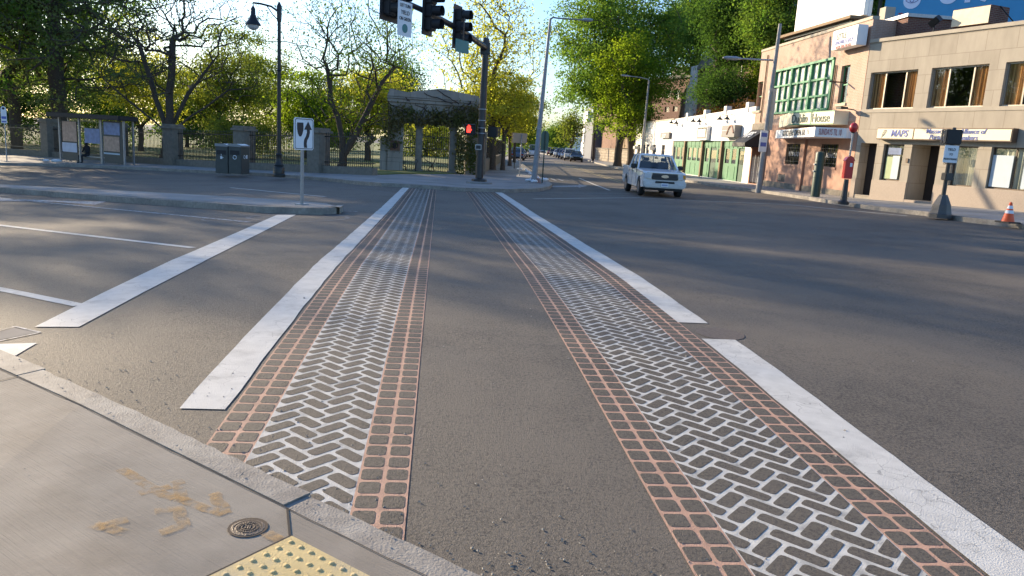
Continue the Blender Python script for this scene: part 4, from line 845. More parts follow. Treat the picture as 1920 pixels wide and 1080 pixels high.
def small_sign(u, vb, v0, v1, wd, ang, mt, label, rnd=False, pole='galv', off=0.):
    b = G(u, vb, .15); z = b[2]; a1, a0 = topz(b[0], b[1], v0)-z, topz(b[0], b[1], v1)-z; t = thing('street_sign', label, 'sign', tuple(b), ang)
    m = MB(); m.tube([(0, 0, -.1), (0, 0, a1-.05)], .035, 6); m.build('post', pole, t)
    m = MB()
    if rnd: r = wd/2; m.xz([(-r, a0), (r, a0), (r, a1-r)]+[(r*math.cos(R(k)), a1-r+r*math.sin(R(k))) for k in range(20, 180, 20)]+[(-r, a1-r)], .045, .06)
    else: m.box(-wd/2+off, wd/2+off, .045, .06, a0, a1)
    m.build('panel', mt, t)
small_sign(1016.5, 343, 245, 282, .40, 0, 'signg', 'green-backed round-topped sign on a thin pole beside the leaning lamp', True, 'dkgreen')
small_sign(974, 330, 250, 268, .9, .05, 'signback', 'tan-backed wide sign on a thin pale pole near the far corner', off=-.1)
small_sign(964, 316, 249, 268, .9, .0, 'signback', 'tan-backed sign on a dark post further along the far pavement', pole='black', off=.1)
m = MB(); rnd = random.Random(3)
for u, v in ((979, 319), (988, 323), (996, 328), (1004, 334), (1016, 338), (989, 340), (994, 341)):
    c = G(u, v, .15)
    for k in range(3): m.lathe([(.02, 0), (rnd.uniform(.1, .17), .05), (rnd.uniform(.08, .15), .12), (.02, .17)], (c[0]+rnd.uniform(-.3, .3), c[1]+rnd.uniform(-.5, .5), c[2]-.02), 7)
tag(m.build('litter', 'signw', smooth=True), 'crumpled white litter lying round the foot of the leaning lamp pole', 'litter', kind='stuff')
m = MB(); c = G(106, 303, .15); m.lathe([(.3, 0), (.35, .08), (.15, .16)], tuple(c), 9, flat=.5); m.lathe([(.2, 0), (.22, .06), (.1, .12)], (c[0]-.6, c[1], c[2]), 9, flat=.5); tag(m.build('plastic_bag', 'signw', smooth=True), 'white plastic bag on the ground left of the bus shelter', 'bag')

# ================================================================== RIGHT-HAND BUILDINGS
class Facade:
    """local frame: x to the right along the wall, y into the building, z up from the pavement"""
    def __init__(s, name, label, uL, uR, A, az, cat='building'):
        d = Vector((-math.sin(az), -math.cos(az))); s.D = d; s.A = Vector(A)
        def hit(u):
            r = ray(u, 320); t = (s.A.x*(-d.y)+s.A.y*d.x)/(r[0]*(-d.y)+r[1]*d.x); return Vector((r[0]*t, r[1]*t))
        P = hit(uL); Q = hit(uR); s.A = P; s.W = (Q-P).length; s.z = h((P.x+Q.x)/2, (P.y+Q.y)/2)+.15; s.rz = math.atan2(d.y, d.x)
        s.o = thing(name, label, cat, (P.x, P.y, s.z), s.rz)
    def p(s, u, v, y=0.): a, z = fpt(u, v, s.A, s.D, y); return a, z-s.z
    def r(s, u0, v0, u1, v1, y=0.): a, b = s.p(u0, v0, y), s.p(u1, v1, y); return a[0], b[0], b[1], a[1]   # x0,x1,z0,z1
    def wall(s, holes, H, mt, depth=9., reveal=.22, x0=0., x1=None, zb=-1., name='wall', mr=None, top=True):
        x1 = s.W if x1 is None else x1; m = MB(); H0 = H if isinstance(H, tuple) else (H, H)
        xs = sorted(set([x0, x1]+[v for q in holes for v in q[:2] if x0 < v < x1])); Hm = min(H0)-.02 if H0[0] != H0[1] else H0[0]
        zs = sorted(set([zb, Hm]+[v for q in holes for v in q[2:4] if zb < v < Hm]))
        for i in range(len(xs)-1):
            for j in range(len(zs)-1):
                cx, cz = (xs[i]+xs[i+1])/2, (zs[j]+zs[j+1])/2
                if any(q[0] < cx < q[1] and q[2] < cz < q[3] for q in holes): continue
                m.quad([(xs[i], 0, zs[j]), (xs[i+1], 0, zs[j]), (xs[i+1], 0, zs[j+1]), (xs[i], 0, zs[j+1])])
        Hf = lambda x: H0[0]+(H0[1]-H0[0])*(x-x0)/(x1-x0)
        if H0[0] != H0[1]: m.quad([(x0, 0, Hm), (x1, 0, Hm), (x1, 0, Hf(x1)), (x0, 0, Hf(x0))])
        for q in holes:
            a, b, c, d = q[:4]; a = max(a, x0); b = min(b, x1); rv = q[4] if len(q) > 4 else reveal
            m.quad([(a, 0, c), (a, 0, d), (a, rv, d), (a, rv, c)]); m.quad([(b, 0, c), (b, rv, c), (b, rv, d), (b, 0, d)]); m.quad([(a, 0, c), (a, rv, c), (b, rv, c), (b, 0, c)]); m.quad([(a, 0, d), (b, 0, d), (b, rv, d), (a, rv, d)])
        m.quad([(x0, 0, zb), (x0, depth, zb), (x0, depth, H0[0]), (x0, 0, H0[0])]); m.quad([(x1, 0, zb), (x1, 0, H0[1]), (x1, depth, H0[1]), (x1, depth, zb)])
        m.quad([(x0, depth, zb), (x1, depth, zb), (x1, depth, H0[1]), (x0, depth, H0[0])])
        w_ = m.build(name, mt, s.o)
        if top:
            m = MB(); m.quad([(x0+.02, .3, H0[0]-.5), (x1-.02, .3, H0[1]-.5), (x1-.02, depth-.02, H0[1]-.5), (x0+.02, depth-.02, H0[0]-.5)]); m.quad([(x0, .3, H0[0]-.6), (x1, .3, H0[1]-.6), (x1, .3, H0[1]), (x0, .3, H0[0])]); m.build('roof', 'roof', s.o)
        return w_
    def box(s, x0, x1, y0, y1, z0, z1, name, mt, parent=None, bevel=0.):
        m = MB(); m.box(x0, x1, y0, y1, z0, z1); return m.build(name, mt, parent or s.o, bevel=bevel)
    def window(s, q, y=.12, frame='alum', glass='glass', mull=(), trans=(), back='dark', bd=.5, fw=.05, curtain=None, cur=None):
        x0, x1, z0, z1 = q[:4]; m = MB()
        m.box(x0, x1, y, y+.06, z0, z0+fw); m.box(x0, x1, y, y+.06, z1-fw, z1); m.box(x0, x0+fw, y+.001, y+.059, z0+fw, z1-fw); m.box(x1-fw, x1, y+.001, y+.059, z0+fw, z1-fw)
        for a in mull: xx = x0+(x1-x0)*a; m.box(xx-fw/2, xx+fw/2, y+.002, y+.058, z0+fw, z1-fw)
        for a in trans: zz = z0+(z1-z0)*a; m.box(x0+fw, x1-fw, y+.003, y+.057, zz-fw/2, zz+fw/2)
        f = m.build('window', frame, s.o); m = MB(); m.box(x0+.01, x1-.01, y+.025, y+.032, z0+.01, z1-.01); m.build('pane', glass, f)
        if curtain:
            for (a, b) in (cur or [(0, 1)]):
                m = MB(); n = 40; xa, xb = x0+(x1-x0)*a+.02, x0+(x1-x0)*b-.02
                for i in range(n):
                    p_, q_ = xa+(xb-xa)*i/n, xa+(xb-xa)*(i+1)/n; ya, yb = y+.10+.025*math.sin(i*1.9), y+.10+.025*math.sin((i+1)*1.9); m.quad([(p_, ya, z0), (q_, yb, z0), (q_, yb, z1), (p_, ya, z1)])
                m.build('curtain', curtain, f)
        m = MB(); m.quad([(x0, y+bd, z0), (x1, y+bd, z0), (x1, y+bd, z1), (x0, y+bd, z1)]); m.quad([(x0, y+.1, z0), (x0, y+bd, z0), (x0, y+bd, z1), (x0, y+.1, z1)]); m.quad([(x1, y+.1, z0), (x1, y+bd, z0), (x1, y+bd, z1), (x1, y+.1, z1)]); m.quad([(x0, y+.1, z1), (x1, y+.1, z1), (x1, y+bd, z1), (x0, y+bd, z1)]); m.build('interior', back, f)
        return f
A0 = at(1700, 380, 34.0)
M['whitebb'] = mat('blank_billboard', (.86, .86, .84), .6, var=.02)
M['graysign'] = mat('grey_sign', (.16, .155, .15), .6, var=.08); M['slate'] = mat('slate_grey', (.10, .11, .135), .7, var=.1, scale=4); M['pedbase'] = mat('grey_cast_base', (.09, .085, .08), .5, metal=.2, var=.15)
M['creamworn'] = mat('faded_cream_face', (.62, .54, .38), .6, var=.08, scale=3, col2=(.70, .60, .42), c2scale=3.5)
# ---- limestone office building (nearest, right edge)
MP = Facade('office_building', 'beige limestone two-storey office with brown curtained windows at the right edge', 1599, 2140, A0[:2], R(-17))
Hm = MP.p(1700, 74)[1]; Hl = MP.p(1621, 83)[1]; Hr = Hl-(Hl-MP.p(1900, 48)[1])*1.
w1 = MP.r(1633.6, 136, 1711, 203); w2 = MP.r(1747.8, 127.8, 1842, 200); dW = w2[1]-w2[0]; z0_, z1_ = (w1[2]+w2[2])/2, (w1[3]+w2[3])/2
w1 = (w1[0], w1[1], z0_, z1_); w2 = (w2[0], w2[1], z0_, z1_); x3 = MP.p(1887, 117)[0]; w3 = (x3, x3+dW, z0_, z1_); w4 = (x3*2-w2[0], x3*2-w2[0]+dW, z0_, z1_)
dr = MP.r(1614.7, 268, 1630.5, 368); s1_ = MP.r(1658, 270, 1685.6, 340); en = (MP.p(1711, 271)[0], MP.p(1763, 273)[0], .05, MP.p(1711, 271)[1]); s2_ = (MP.p(1788.4, 276)[0], MP.p(1821, 353)[0], s1_[2], s1_[3]); xs3 = MP.p(1859.7, 278)[0]; s3_ = (xs3, xs3+2.5, s1_[2], s1_[3])
dr = (dr[0], dr[1], .05, dr[3])
holes = [w1, w2, w3, w4, (*dr, .6), s1_, (*en, 1.2), s2_, s3_]
HT_ = (Hl+Hr)/2; MP.wall(holes, HT_, 'limestone', depth=14)
MP.box(-.02, MP.W, -.06, .34, HT_, HT_+.16, 'coping', 'limetrim', bevel=.01)
MP.box(.0, MP.W, -.025, 0, w1[2]-.16, w1[2]-.005, 'sill_band', 'limetrim')
gz = s1_[2]-.02
for a, b in ((.0, dr[0]), (dr[1], en[0]), (en[1], MP.W)): MP.box(a, b, -.03, .0, -.6, gz, 'granite_base', 'granbase') if a < b else None
for q in (w1, w2, w3, w4): MP.window(q, y=.14, frame='alum', glass='mirror', mull=(.30, .73), fw=.06, curtain='curtain', cur=[(0, .30), (.73, 1)], bd=1.6)
MP.window(s1_, y=.14, frame='brownmetal', mull=(), curtain='blind', fw=.05); MP.window(s2_, y=.14, frame='brownmetal', curtain='blind', fw=.05); MP.window(s3_, y=.14, frame='brownmetal', mull=(.38, ), curtain='blind', fw=.05)
MP.box(dr[0], dr[1], .55, .6, dr[2]-.05, dr[3], 'door', 'dark')
# recessed entrance with two-leaf bronze door
xm = (en[0]+en[1])/2; MP.box(en[0], en[1], 1.15, 1.2, .05, en[3], 'entrance_back', 'dark'); d_ = MP.box(en[0]+.9, en[1]-.05, 1.0, 1.06, .06, 2.35, 'door', 'brownmetal'); MP.box(en[0]+1.05, en[1]-.2, .985, .998, .3, 2.2, 'pane', 'mirror', d_)
MP.box(en[0]+1.05, en[0]+1.4, .95, .975, 1.55, 2.15, 'notice', 'paper'); MP.box(en[0]+1.0, en[0]+1.75, .93, .96, .15, 1.42, 'poster', 'poster')
MP.box(en[0], en[1], -.02, 1.0, -.1, .045, 'step', 'granbase')
for (x_, z_, w_, h_, mt) in ((s1_[0]+.15, .0, .35, 1.0, 'papergreen'), (s1_[0]+.5, 0, .38, 1.05, 'paper'), (s1_[0]+.2, 1.1, .7, .3, 'posterb'), (s3_[0]+.05, 0, .85, 1.25, 'paper'), (s3_[0]+1.35, 0, .8, 1.3, 'paper')):
    MP.box(x_, x_+w_, .10, .115, s1_[2]+.08+z_, s1_[2]+.08+z_+h_, 'window_notice', mt)
# sign band
sg = MP.r(1655, 240, 1906, 270.5); zb, zt2 = MP.p(1660, 262)[1], MP.p(1660, 240)[1]; xsp = MP.p(1723.5, 250)[0]
SB = bpy.data.objects.new('shop_sign', None); COL.objects.link(SB); SB.parent = MP.o
MP.box(sg[0], sg[1], -.32, -.0, zb, zt2, 'cabinet', 'brownmetal', SB, bevel=.01)
MP.box(sg[0]+.04, xsp-.03, -.335, -.321, zb+.05, zt2-.05, 'face', 'cream', SB); MP.box(xsp+.03, sg[1]-.05, -.335, -.321, zb+.05, zt2-.05, 'face', 'cream', SB)
zc_ = (zb+zt2)/2; hh_ = zt2-zb
text('MAPS', .62*hh_/.8, 'blue', SB, (sg[0]+(xsp-sg[0])*.62, -.345, zc_), sx=.9, shear=.2, offset=.004)
text('Massachusetts Alliance of', .42*hh_/.8, 'blue', SB, ((xsp+sg[1])/2-.25, -.345, zc_+.17*hh_/.8), sx=.95, shear=.2, offset=.001); text('Portuguese Speakers', .42*hh_/.8, 'blue', SB, ((xsp+sg[1])/2-.3, -.345, zc_-.2*hh_/.8), sx=.95, shear=.2, offset=.001)
m = MB(); 
for k in range(3): m.tube([(sg[0]+.3+.06*k, -.34, zc_-.2+.05*k), (sg[0]+.36+.09*k, -.34, zc_+.02+.03*k), (sg[0]+.44+.05*k, -.34, zc_+.16)], .008, 4)
m.build('sail_logo', 'limetrim', SB)
MP.box(MP.p(1701, 302)[0]-.06, MP.p(1701, 302)[0]+.06, -.04, 0, MP.p(1701, 305)[1], MP.p(1701, 297)[1], 'house_number', 'brownmetal')
# roof sign box and flood lamp (stand on the roof: own things)
def on_facade(F, name, label, cat, x, y, z, group=None):
    q = F.A+F.D*x+Vector((-F.D.y, F.D.x))*y; return thing(name, label, cat, (q.x, q.y, F.z+z), F.rz, group)
q = MP.r(1787, 21, 1853, 50, .4); zq = HT_+.12; rb = on_facade(MP, 'roof_sign_box', 'weathered cream box sign standing on the limestone office roof', 'sign', q[0], .4, zq)
wq = q[1]-q[0]; hq = MP.p(1820, 14, .4)[1]-HT_-.3
m = MB(); m.box(0, wq, 0, 1.1, .18, .18+hq); m.build('cabinet', 'darkbrick', rb, bevel=.02); m = MB(); m.box(.03, wq-.03, -.02, -.002, .21, .15+hq); m.build('face', 'creamworn', rb)
m = MB()
for x in (.15, wq-.25): m.box(x, x+.1, .1, .2, -.1, .18)
m.tube([(wq, .5, .9), (wq+.9, 1.2, -.4)], .025, 5); m.build('support', 'black', rb)
fl = on_facade(MP, 'flood_lamp', 'small black tilted flood lamp beside the cream box on the roof edge', 'lamp', q[0]-.55, .1, HT_+.16)
m = MB(); m.tube([(0, 0, 0), (0, 0, .25)], .03, 6); m.build('bracket', 'black', fl); m = MB(); m.box(-.22, .22, -.15, .18, -.14, .14, mtx=Matrix.Translation((0, 0, .45))@Matrix.Rotation(R(-32), 4, 'Y')@Matrix.Rotation(R(30), 4, 'X')); m.build('housing', 'black', fl, bevel=.02)
# ---- blue billboard behind
def bboard(uL, vL, DL, uR, vR, DR, vtop, name, label, face, beam):
    a = at(uL, vL, DL); b = at(uR, vR, DR); zb = (a[2]+b[2])/2; zt = topz(a[0], a[1], vtop); d = Vector((b[0]-a[0], b[1]-a[1])); W_ = d.length
    zg = h(a[0], a[1]); t = thing(name, label, 'billboard', (a[0], a[1], zg), math.atan2(d.y, d.x)); zb -= zg; zt -= zg
    m = MB(); m.box(0, W_, 0, .25, zb, zt); m.build('face', face, t); m = MB(); m.box(-.04, W_+.04, .25, .45, zb-.05, zt+.05); m.build('frame', 'signw', t)
    m = MB(); m.box(-.4, W_+.3, -.9, .2, zb-.28, zb-.12); m.build('catwalk', beam, t)
    m = MB(); n = int(W_/2)
    for i in range(n+1):
        x = W_*i/n; m.tube([(x, .9, 0), (x, .9, zt-.5)], .12, 6)
    for i in range(n*3): x = W_*i/(n*3); m.tube([(x, -.6, zb-.3), (x+.35, .7, zb-.75)], .03, 4)
    m.box(0, W_, .6, .75, zb-.8, zb-.68); m.box(0, W_, -.6, -.5, zb-.42, zb-.3); m.build('steelwork', 'black', t); return t, W_, zb, zt
BB, bw_, bz, bt = bboard(1651, 67, 41, 2060, 54, 35, -95, 'blue_billboard', 'large blue billboard with pale phone number behind the office roof', 'bboard', 'darkbrick')
def bpx(u, v):  # picture point on the billboard
    A = Vector(BB.location[:2]); D = Vector((math.cos(BB.rotation_euler.z), math.sin(BB.rotation_euler.z))); s, z = fpt(u, v, A, D); return s, z-BB.location[2]
a = bpx(1670, 48); b = bpx(1733, 41); text('Se habla español', (b[0]-a[0])/6.6, 'bluetext', BB, ((a[0]+b[0])/2, -.02, (a[1]+b[1])/2), sx=.9)
a = bpx(1743, 41); b = bpx(1800, 36); text('Chúng tôi nói', (b[0]-a[0])/5.6, 'bluetext', BB, ((a[0]+b[0])/2+.1, -.02, (a[1]+b[1])/2), sx=.95)
a = bpx(1762, 9); text('617 282', 1.55, 'bluetext', BB, (a[0]-.1, -.02, a[1]+.52), sx=1.15, align='LEFT', offset=.03)
a = bpx(1710, 2); m = MB(); m.xz([(a[0]+.42*math.cos(t), a[1]+.03+.42*math.sin(t)) for t in np.linspace(0, 6.0, 22)], -.015, -.001); m.build('eye_disc', 'bluetext', BB)
m = MB(); lens_ = [(a[0]+.30*c, a[1]+.03+s_*.13*(1-c*c)) for s_ in (1, -1) for c in (np.linspace(-1, 1, 10) if s_ == 1 else np.linspace(1, -1, 10))]
m.tube([(x, -.02, z) for x, z in lens_], .012, 4, cap=False); m.tube([(a[0]+.09*math.cos(t), -.02, a[1]+.03+.09*math.sin(t)) for t in np.linspace(0, 6.28, 14)], .014, 4, cap=False); m.build('eye', 'bluedark', BB)
a = bpx(1675, 28); m = MB(); m.xz([(a[0], a[1]-.09), (a[0]+.07, a[1]), (a[0], a[1]+.09), (a[0]-.05, a[1])], -.012, -.001); m.box(a[0]+.25, a[0]+.45, -.012, -.001, a[1]+.02, a[1]+.08); m.build('small_logo', 'letred', BB)
m = MB(); m.box(a[0]+.22, a[0]+.8, -.012, -.001, a[1]-.07, a[1]-.04); m.build('small_line', 'bluetext', BB)

# ---- Dublin House
Pm = MP.A
DH = Facade('pub_building', 'salmon brick two-storey pub with long green upper window', 1403, 1598, (Pm.x, Pm.y), R(1.8))
Ht2 = (DH.p(1417, 100)[1]+DH.p(1621, 43)[1])/2
bay = DH.r(1454, 139, 1552, 206); lw = DH.r(1418, 155, 1425, 207); rw = DH.r(1579, 124, 1583.5, 194); g1 = DH.r(1475.6, 269.6, 1498, 309); g2_ = DH.r(1540, 272, 1567, 311); gr = DH.r(1458.5, 326, 1470.7, 341.5)
vd = DH.r(1401.5, 270, 1412.5, 337); vd = (.25, 1.9, .02, vd[3]); zband = DH.p(1420, 236)[1]
bay = (bay[0], bay[1], DH.p(1500, 207)[1], DH.p(1500, 126)[1]); g2_ = (g2_[0], g2_[1], g1[2], g1[3]); rw = (rw[0], rw[1]+.1, DH.p(1583, 193)[1], rw[3])
DH.wall([bay, lw, rw], Ht2, 'brick', depth=14, zb=zband)
DH.wall([g1, g2_, gr, (*vd, .7)], zband-.003, 'pinkwall', depth=13.9, top=False, name='lower_wall')
DH.box(0, DH.W, -.05, .3, Ht2, Ht2+.15, 'coping', 'limetrim', bevel=.01); DH.box(0, bay[0]-.4, -.08, 0, zband-.25, zband+.15, 'stone_band', 'stone2')
x_ = DH.p(1500, 300)[0]+.1; DH.box(x_, x_+.55, -.12, 0, -.5, zband-.3, 'pilaster', 'pinkwall', bevel=.01); DH.box(2.2, 2.75, -.12, 0, -.5, zband-.3, 'pilaster', 'pinkwall', bevel=.01)
DH.box(2.0, DH.W, -.035, 0, -.5, .32, 'plinth', 'stone2')
# bay window: three groups of three lights, transom rows
x0, x1, z0, z1 = bay; m = MB(); m.box(x0-.08, x1+.08, -.1, .2, z0-.1, z0); m.box(x0-.08, x1+.08, -.1, .2, z1, z1+.12)
for i in range(4): x = x0+(x1-x0)*i/3; m.box(x-.11, x+.11, -.06, .2, z0, z1)
for i in range(9):
    if i % 3: x = x0+(x1-x0)*i/9; m.box(x-.05, x+.05, -.02, .18, z0, z1)
for f in (.28, .64): m.box(x0+.11, x1-.11, -.03, .17, z0+(z1-z0)*f-.05, z0+(z1-z0)*f+.05)
bwn = m.build('green_window', 'greenf', DH.o); m = MB(); m.box(x0, x1, .1, .12, z0, z1); m.build('pane', 'frost', bwn)
for q in (lw, rw):
    DH.window(q, y=.14, frame='greenf', glass='mirror', trans=(.5,), fw=.06, bd=.8); DH.box(q[0]-.08, q[1]+.08, -.07, .1, q[2]-.14, q[2], 'sill', 'limetrim')
for q, body in ((g1, 'INTERNATIONAL'), (g2_, 'DUBLIN HOUSE')):
    f = DH.window(q, y=.16, frame='black', mull=(.2, .4, .6, .8), trans=(.33, .66), fw=.035); DH.box(q[0]-.06, q[1]+.06, -.05, .1, q[2]-.12, q[2], 'sill', 'pinkwall')
    text(body, .34, 'signw', f, ((q[0]+q[1])/2, .14, (q[2]+q[3])/2), sx=(q[1]-q[0])/(.34*.66*len(body))*.98, offset=.008)
    m = MB(); n = 9
    for i in range(n): x = q[0]+(q[1]-q[0])*(i+.5)/n; m.box(x-.012, x+.012, .02, .05, q[2]+.02, q[3]-.02)
    for zf in (.15, .8): z = q[2]+(q[3]-q[2])*zf; m.box(q[0], q[1], .015, .055, z-.015, z+.015)
    m.build('bars', 'black', f)
m = MB(); [m.box(gr[0]+(gr[1]-gr[0])*(i+.5)/6-.02, gr[0]+(gr[1]-gr[0])*(i+.5)/6+.02, .02, .06, gr[2], gr[3]) for i in range(6)]; m.build('grating', 'galv', DH.o); DH.box(gr[0], gr[1], .2, .22, gr[2], gr[3], 'vent', 'dark')
DH.box(vd[0], vd[1], .62, .7, .0, vd[3], 'door', 'dark'); m = MB()   # folding lattice gate
n = 9; W_ = vd[1]-vd[0]
for i in range(n):
    for j in range(9): xa = vd[0]+W_*i/n; za = .1+j*(vd[3]-.9)/9; m.tube([(xa, .08, za), (xa+W_/n, .08, za+(vd[3]-.9)/9)], .012, 4); m.tube([(xa+W_/n, .085, za), (xa, .085, za+(vd[3]-.9)/9)], .012, 4)
for i in range(0, n+1, 3): m.box(vd[0]+W_*i/n-.015, vd[0]+W_*i/n+.015, .06, .1, .05, vd[3]-.7)
m.build('lattice_gate', 'galv', DH.o)
# VIPS awning
zt3 = DH.p(1410, 243)[1]; zb3 = DH.p(1405, 272)[1]; xa_, xb_ = -.1, 2.2; m = MB(); P = 1.25
m.quad([(xa_, 0, zt3), (xb_, 0, zt3), (xb_, -P, zb3+.1), (xa_, -P, zb3+.1)][::-1]); m.quad([(xa_, -.03, zt3-.03), (xb_, -.03, zt3-.03), (xb_, -P, zb3+.06), (xa_, -P, zb3+.06)]); m.quad([(xa_, 0, zt3), (xa_, -P, zb3+.1), (xa_, -P, zb3-.15), (xa_, 0, zb3-.15)]); m.quad([(xb_, 0, zt3), (xb_, 0, zb3-.15), (xb_, -P, zb3-.15), (xb_, -P, zb3+.1)]); m.quad([(xa_, -P, zb3-.15), (xb_, -P, zb3-.15), (xb_, -P, zb3+.1), (xa_, -P, zb3+.1)])
AW = m.build('awning', 'blackm', DH.o); an = math.atan2(zt3-zb3-.1, P); text('VIPS', .85, 'signw', AW, ((xa_+xb_)/2, -P*.5-.02, (zt3+zb3+.1)/2+.06), rot=(an, 0, 0), sx=.9, offset=.015)
# vertical drip lines / downpipe
for x, a, b in ((DH.p(1441, 110)[0], zband+.2, Ht2-.3), (DH.p(1566, 150)[0], zband+.4, Ht2-1.8)): m = MB(); m.tube([(x, -.06, a), (x, -.06, b)], .04, 8); m.build('downpipe', 'brownpil', DH.o)
# angled pub sign and banner below: plan corners
def vsign(name, corners, v, faces, cap):
    """corners [(x,y,z0,z1)...] ; builds box-like angled sign"""
    m = MB()
    for a, b in zip(corners[:-1], corners[1:]): m.quad([(a[0], a[1], a[2]), (b[0], b[1], b[2]), (b[0], b[1], b[3]), (a[0], a[1], a[3])])
    m.quad([(c[0], c[1], c[2]) for c in corners][::-1]); m.quad([(c[0], c[1], c[3]) for c in corners]); return m.build(name, faces, DH.o)
xs0 = DH.p(1463, 215)[0]; xB = DH.p(1480, 218, -1.25)[0]; xC = DH.p(1563, 224, -.75)[0]; zB0, zB1 = DH.p(1480, 231, -1.25)[1], DH.p(1480, 207, -1.25)[1]; zC0, zC1 = DH.p(1563, 236, -.75)[1], DH.p(1563, 211.5, -.75)[1]
z0s, z1s = (zB0+zC0)/2, (zB1+zC1)/2
PS = vsign('pub_sign', [(xs0, 0, z0s, z1s), (xB, -1.25, z0s, z1s), (xC, -.75, z0s, z1s), (xC, 0, z0s, z1s)], 0, 'cream', 'dark')
an = math.atan2(.5, xC-xB); L_ = math.hypot(.5, xC-xB); hs_ = z1s-z0s
text('Dublin', hs_*.95, 'letgreen', PS, (xB+(xC-xB)*.26, -1.25+.5*.26-.02, (z0s+z1s)/2-.03), rot=(math.pi/2, 0, an), sx=L_*.42/(hs_*.95*3.0), offset=.004)
text('House', hs_*.95, 'letgreen', PS, (xB+(xC-xB)*.73, -1.25+.5*.73-.02, (z0s+z1s)/2-.03), rot=(math.pi/2, 0, an), sx=L_*.42/(hs_*.95*2.85), offset=.004)
m = MB(); 
for (za, zb_) in ((z0s, z0s+.05), (z1s-.05, z1s)): m.quad([(xB, -1.262, za), (xC, -.762, za), (xC, -.762, zb_), (xB, -1.262, zb_)])
m.quad([(xB+.05+(xC-xB)*.5, -1.262+.5*.5, z0s), (xB+.1+(xC-xB)*.5, -1.262+.51*.5, z0s), (xB+.1+(xC-xB)*.5, -1.262+.51*.5, z1s), (xB+.05+(xC-xB)*.5, -1.262+.5*.5, z1s)]); m.build('trim', 'greenf', PS)
q0 = DH.p(1457, 243, -.5)[0]; xV = DH.p(1528, 244, -1.6)[0]; xE = DH.p(1586, 245, -.4)[0]; zv0, zv1 = DH.p(1528, 256, -1.6)[1], DH.p(1528, 238, -1.6)[1]
BN = vsign('banner_awning', [(q0, 0, zv0, zv1), (q0+.01, -.55, zv0, zv1), (xV, -1.6, zv0, zv1), (xE, -.35, zv0, zv1), (xE, 0, zv0, zv1)], 0, 'signwhite', 'dark')
a1 = math.atan2(-1.05, xV-q0); a2 = math.atan2(1.25, xE-xV); hb = zv1-zv0; L1 = math.hypot(1.05, xV-q0); L2 = math.hypot(1.25, xE-xV)
text('KITCHEN OPEN TIL 11', hb*.9, 'signk', BN, (q0+(xV-q0)*.55, -.55-1.05*.55-.02, (zv0+zv1)/2), rot=(math.pi/2, 0, a1), sx=L1*.82/(hb*.9*12.3))
text('SUNDAYS TIL 10', hb*.9, 'letred', BN, (xV+(xE-xV)*.5, -1.6+1.25*.5-.02, (zv0+zv1)/2), rot=(math.pi/2, 0, a2), sx=L2*.9/(hb*.9*9.2))
# box sign high on the wall
q = DH.r(1567, 63, 1609, 88, -.5); ws = DH.box(q[0], q[1], -.62, -.12, q[2]+.1, q[3]+.1, 'box_sign', 'signwhite', bevel=.02); text('LITTLE', .42, 'letgreen', ws, ((q[0]+q[1])/2-.3, -.635, q[2]+(q[3]-q[2])*.72), sx=.8); text('SANDWICH SHOP', .28, 'blue', ws, ((q[0]+q[1])/2, -.635, q[2]+(q[3]-q[2])*.42), sx=.8); text('PIZZA SUBS SALADS', .2, 'letred', ws, ((q[0]+q[1])/2, -.635, q[2]+(q[3]-q[2])*.18), sx=.85)
DH.box((q[0]+q[1])/2-.1, (q[0]+q[1])/2+.1, -.12, 0, q[2]+.2, q[3], 'bracket', 'black', ws)
x_ = DH.p(1588, 154)[0]; m = MB(); m.tube([(x_, 0, DH.p(1588, 155)[1]), (x_, -.9, DH.p(1588, 155)[1]-.0)], .035, 6); m.build('wall_bracket', 'black', DH.o)
m = MB(); m.tube([(xE-.25, -.02, zv1+.9), (xE-.25, -.6, zv1+.95)], .03, 6); m.box(xE-.5, xE, -.8, -.45, zv1+.9, zv1+1.0); m.build('wall_lamp', 'black', DH.o)
# dark brick stub and chimney on the roof line between pub and office
cx_, cy_ = Pm.x+1.2, Pm.y+1.6
t = thing('brick_stair_tower', 'dark red brick roof block between the pub and the office', 'building', (cx_, cy_, h(cx_, cy_)), DH.rz)
ztw = topz(cx_, cy_, 47)-h(cx_, cy_); m = MB(); m.box(-1.1, 2.5, 0, 4, 0, ztw); m.build('wall', 'darkbrick', t); m = MB(); m.box(-1.2, 2.6, -.1, 4.1, ztw, ztw+.15); m.build('cap', 'galv', t); m = MB(); m.box(-.9, -.35, .4, .9, ztw+.15, ztw+.95); m.build('chimney', 'limetrim', t)
# white billboard
WB, wbw, wbz, wbt = bboard(1489, 62, 50, 1618, 31, 42, -130, 'white_billboard', 'big blank white billboard on steelwork above the pub roof', 'whitebb', 'brownpil') if 'whitebb' in M else (None,)*4
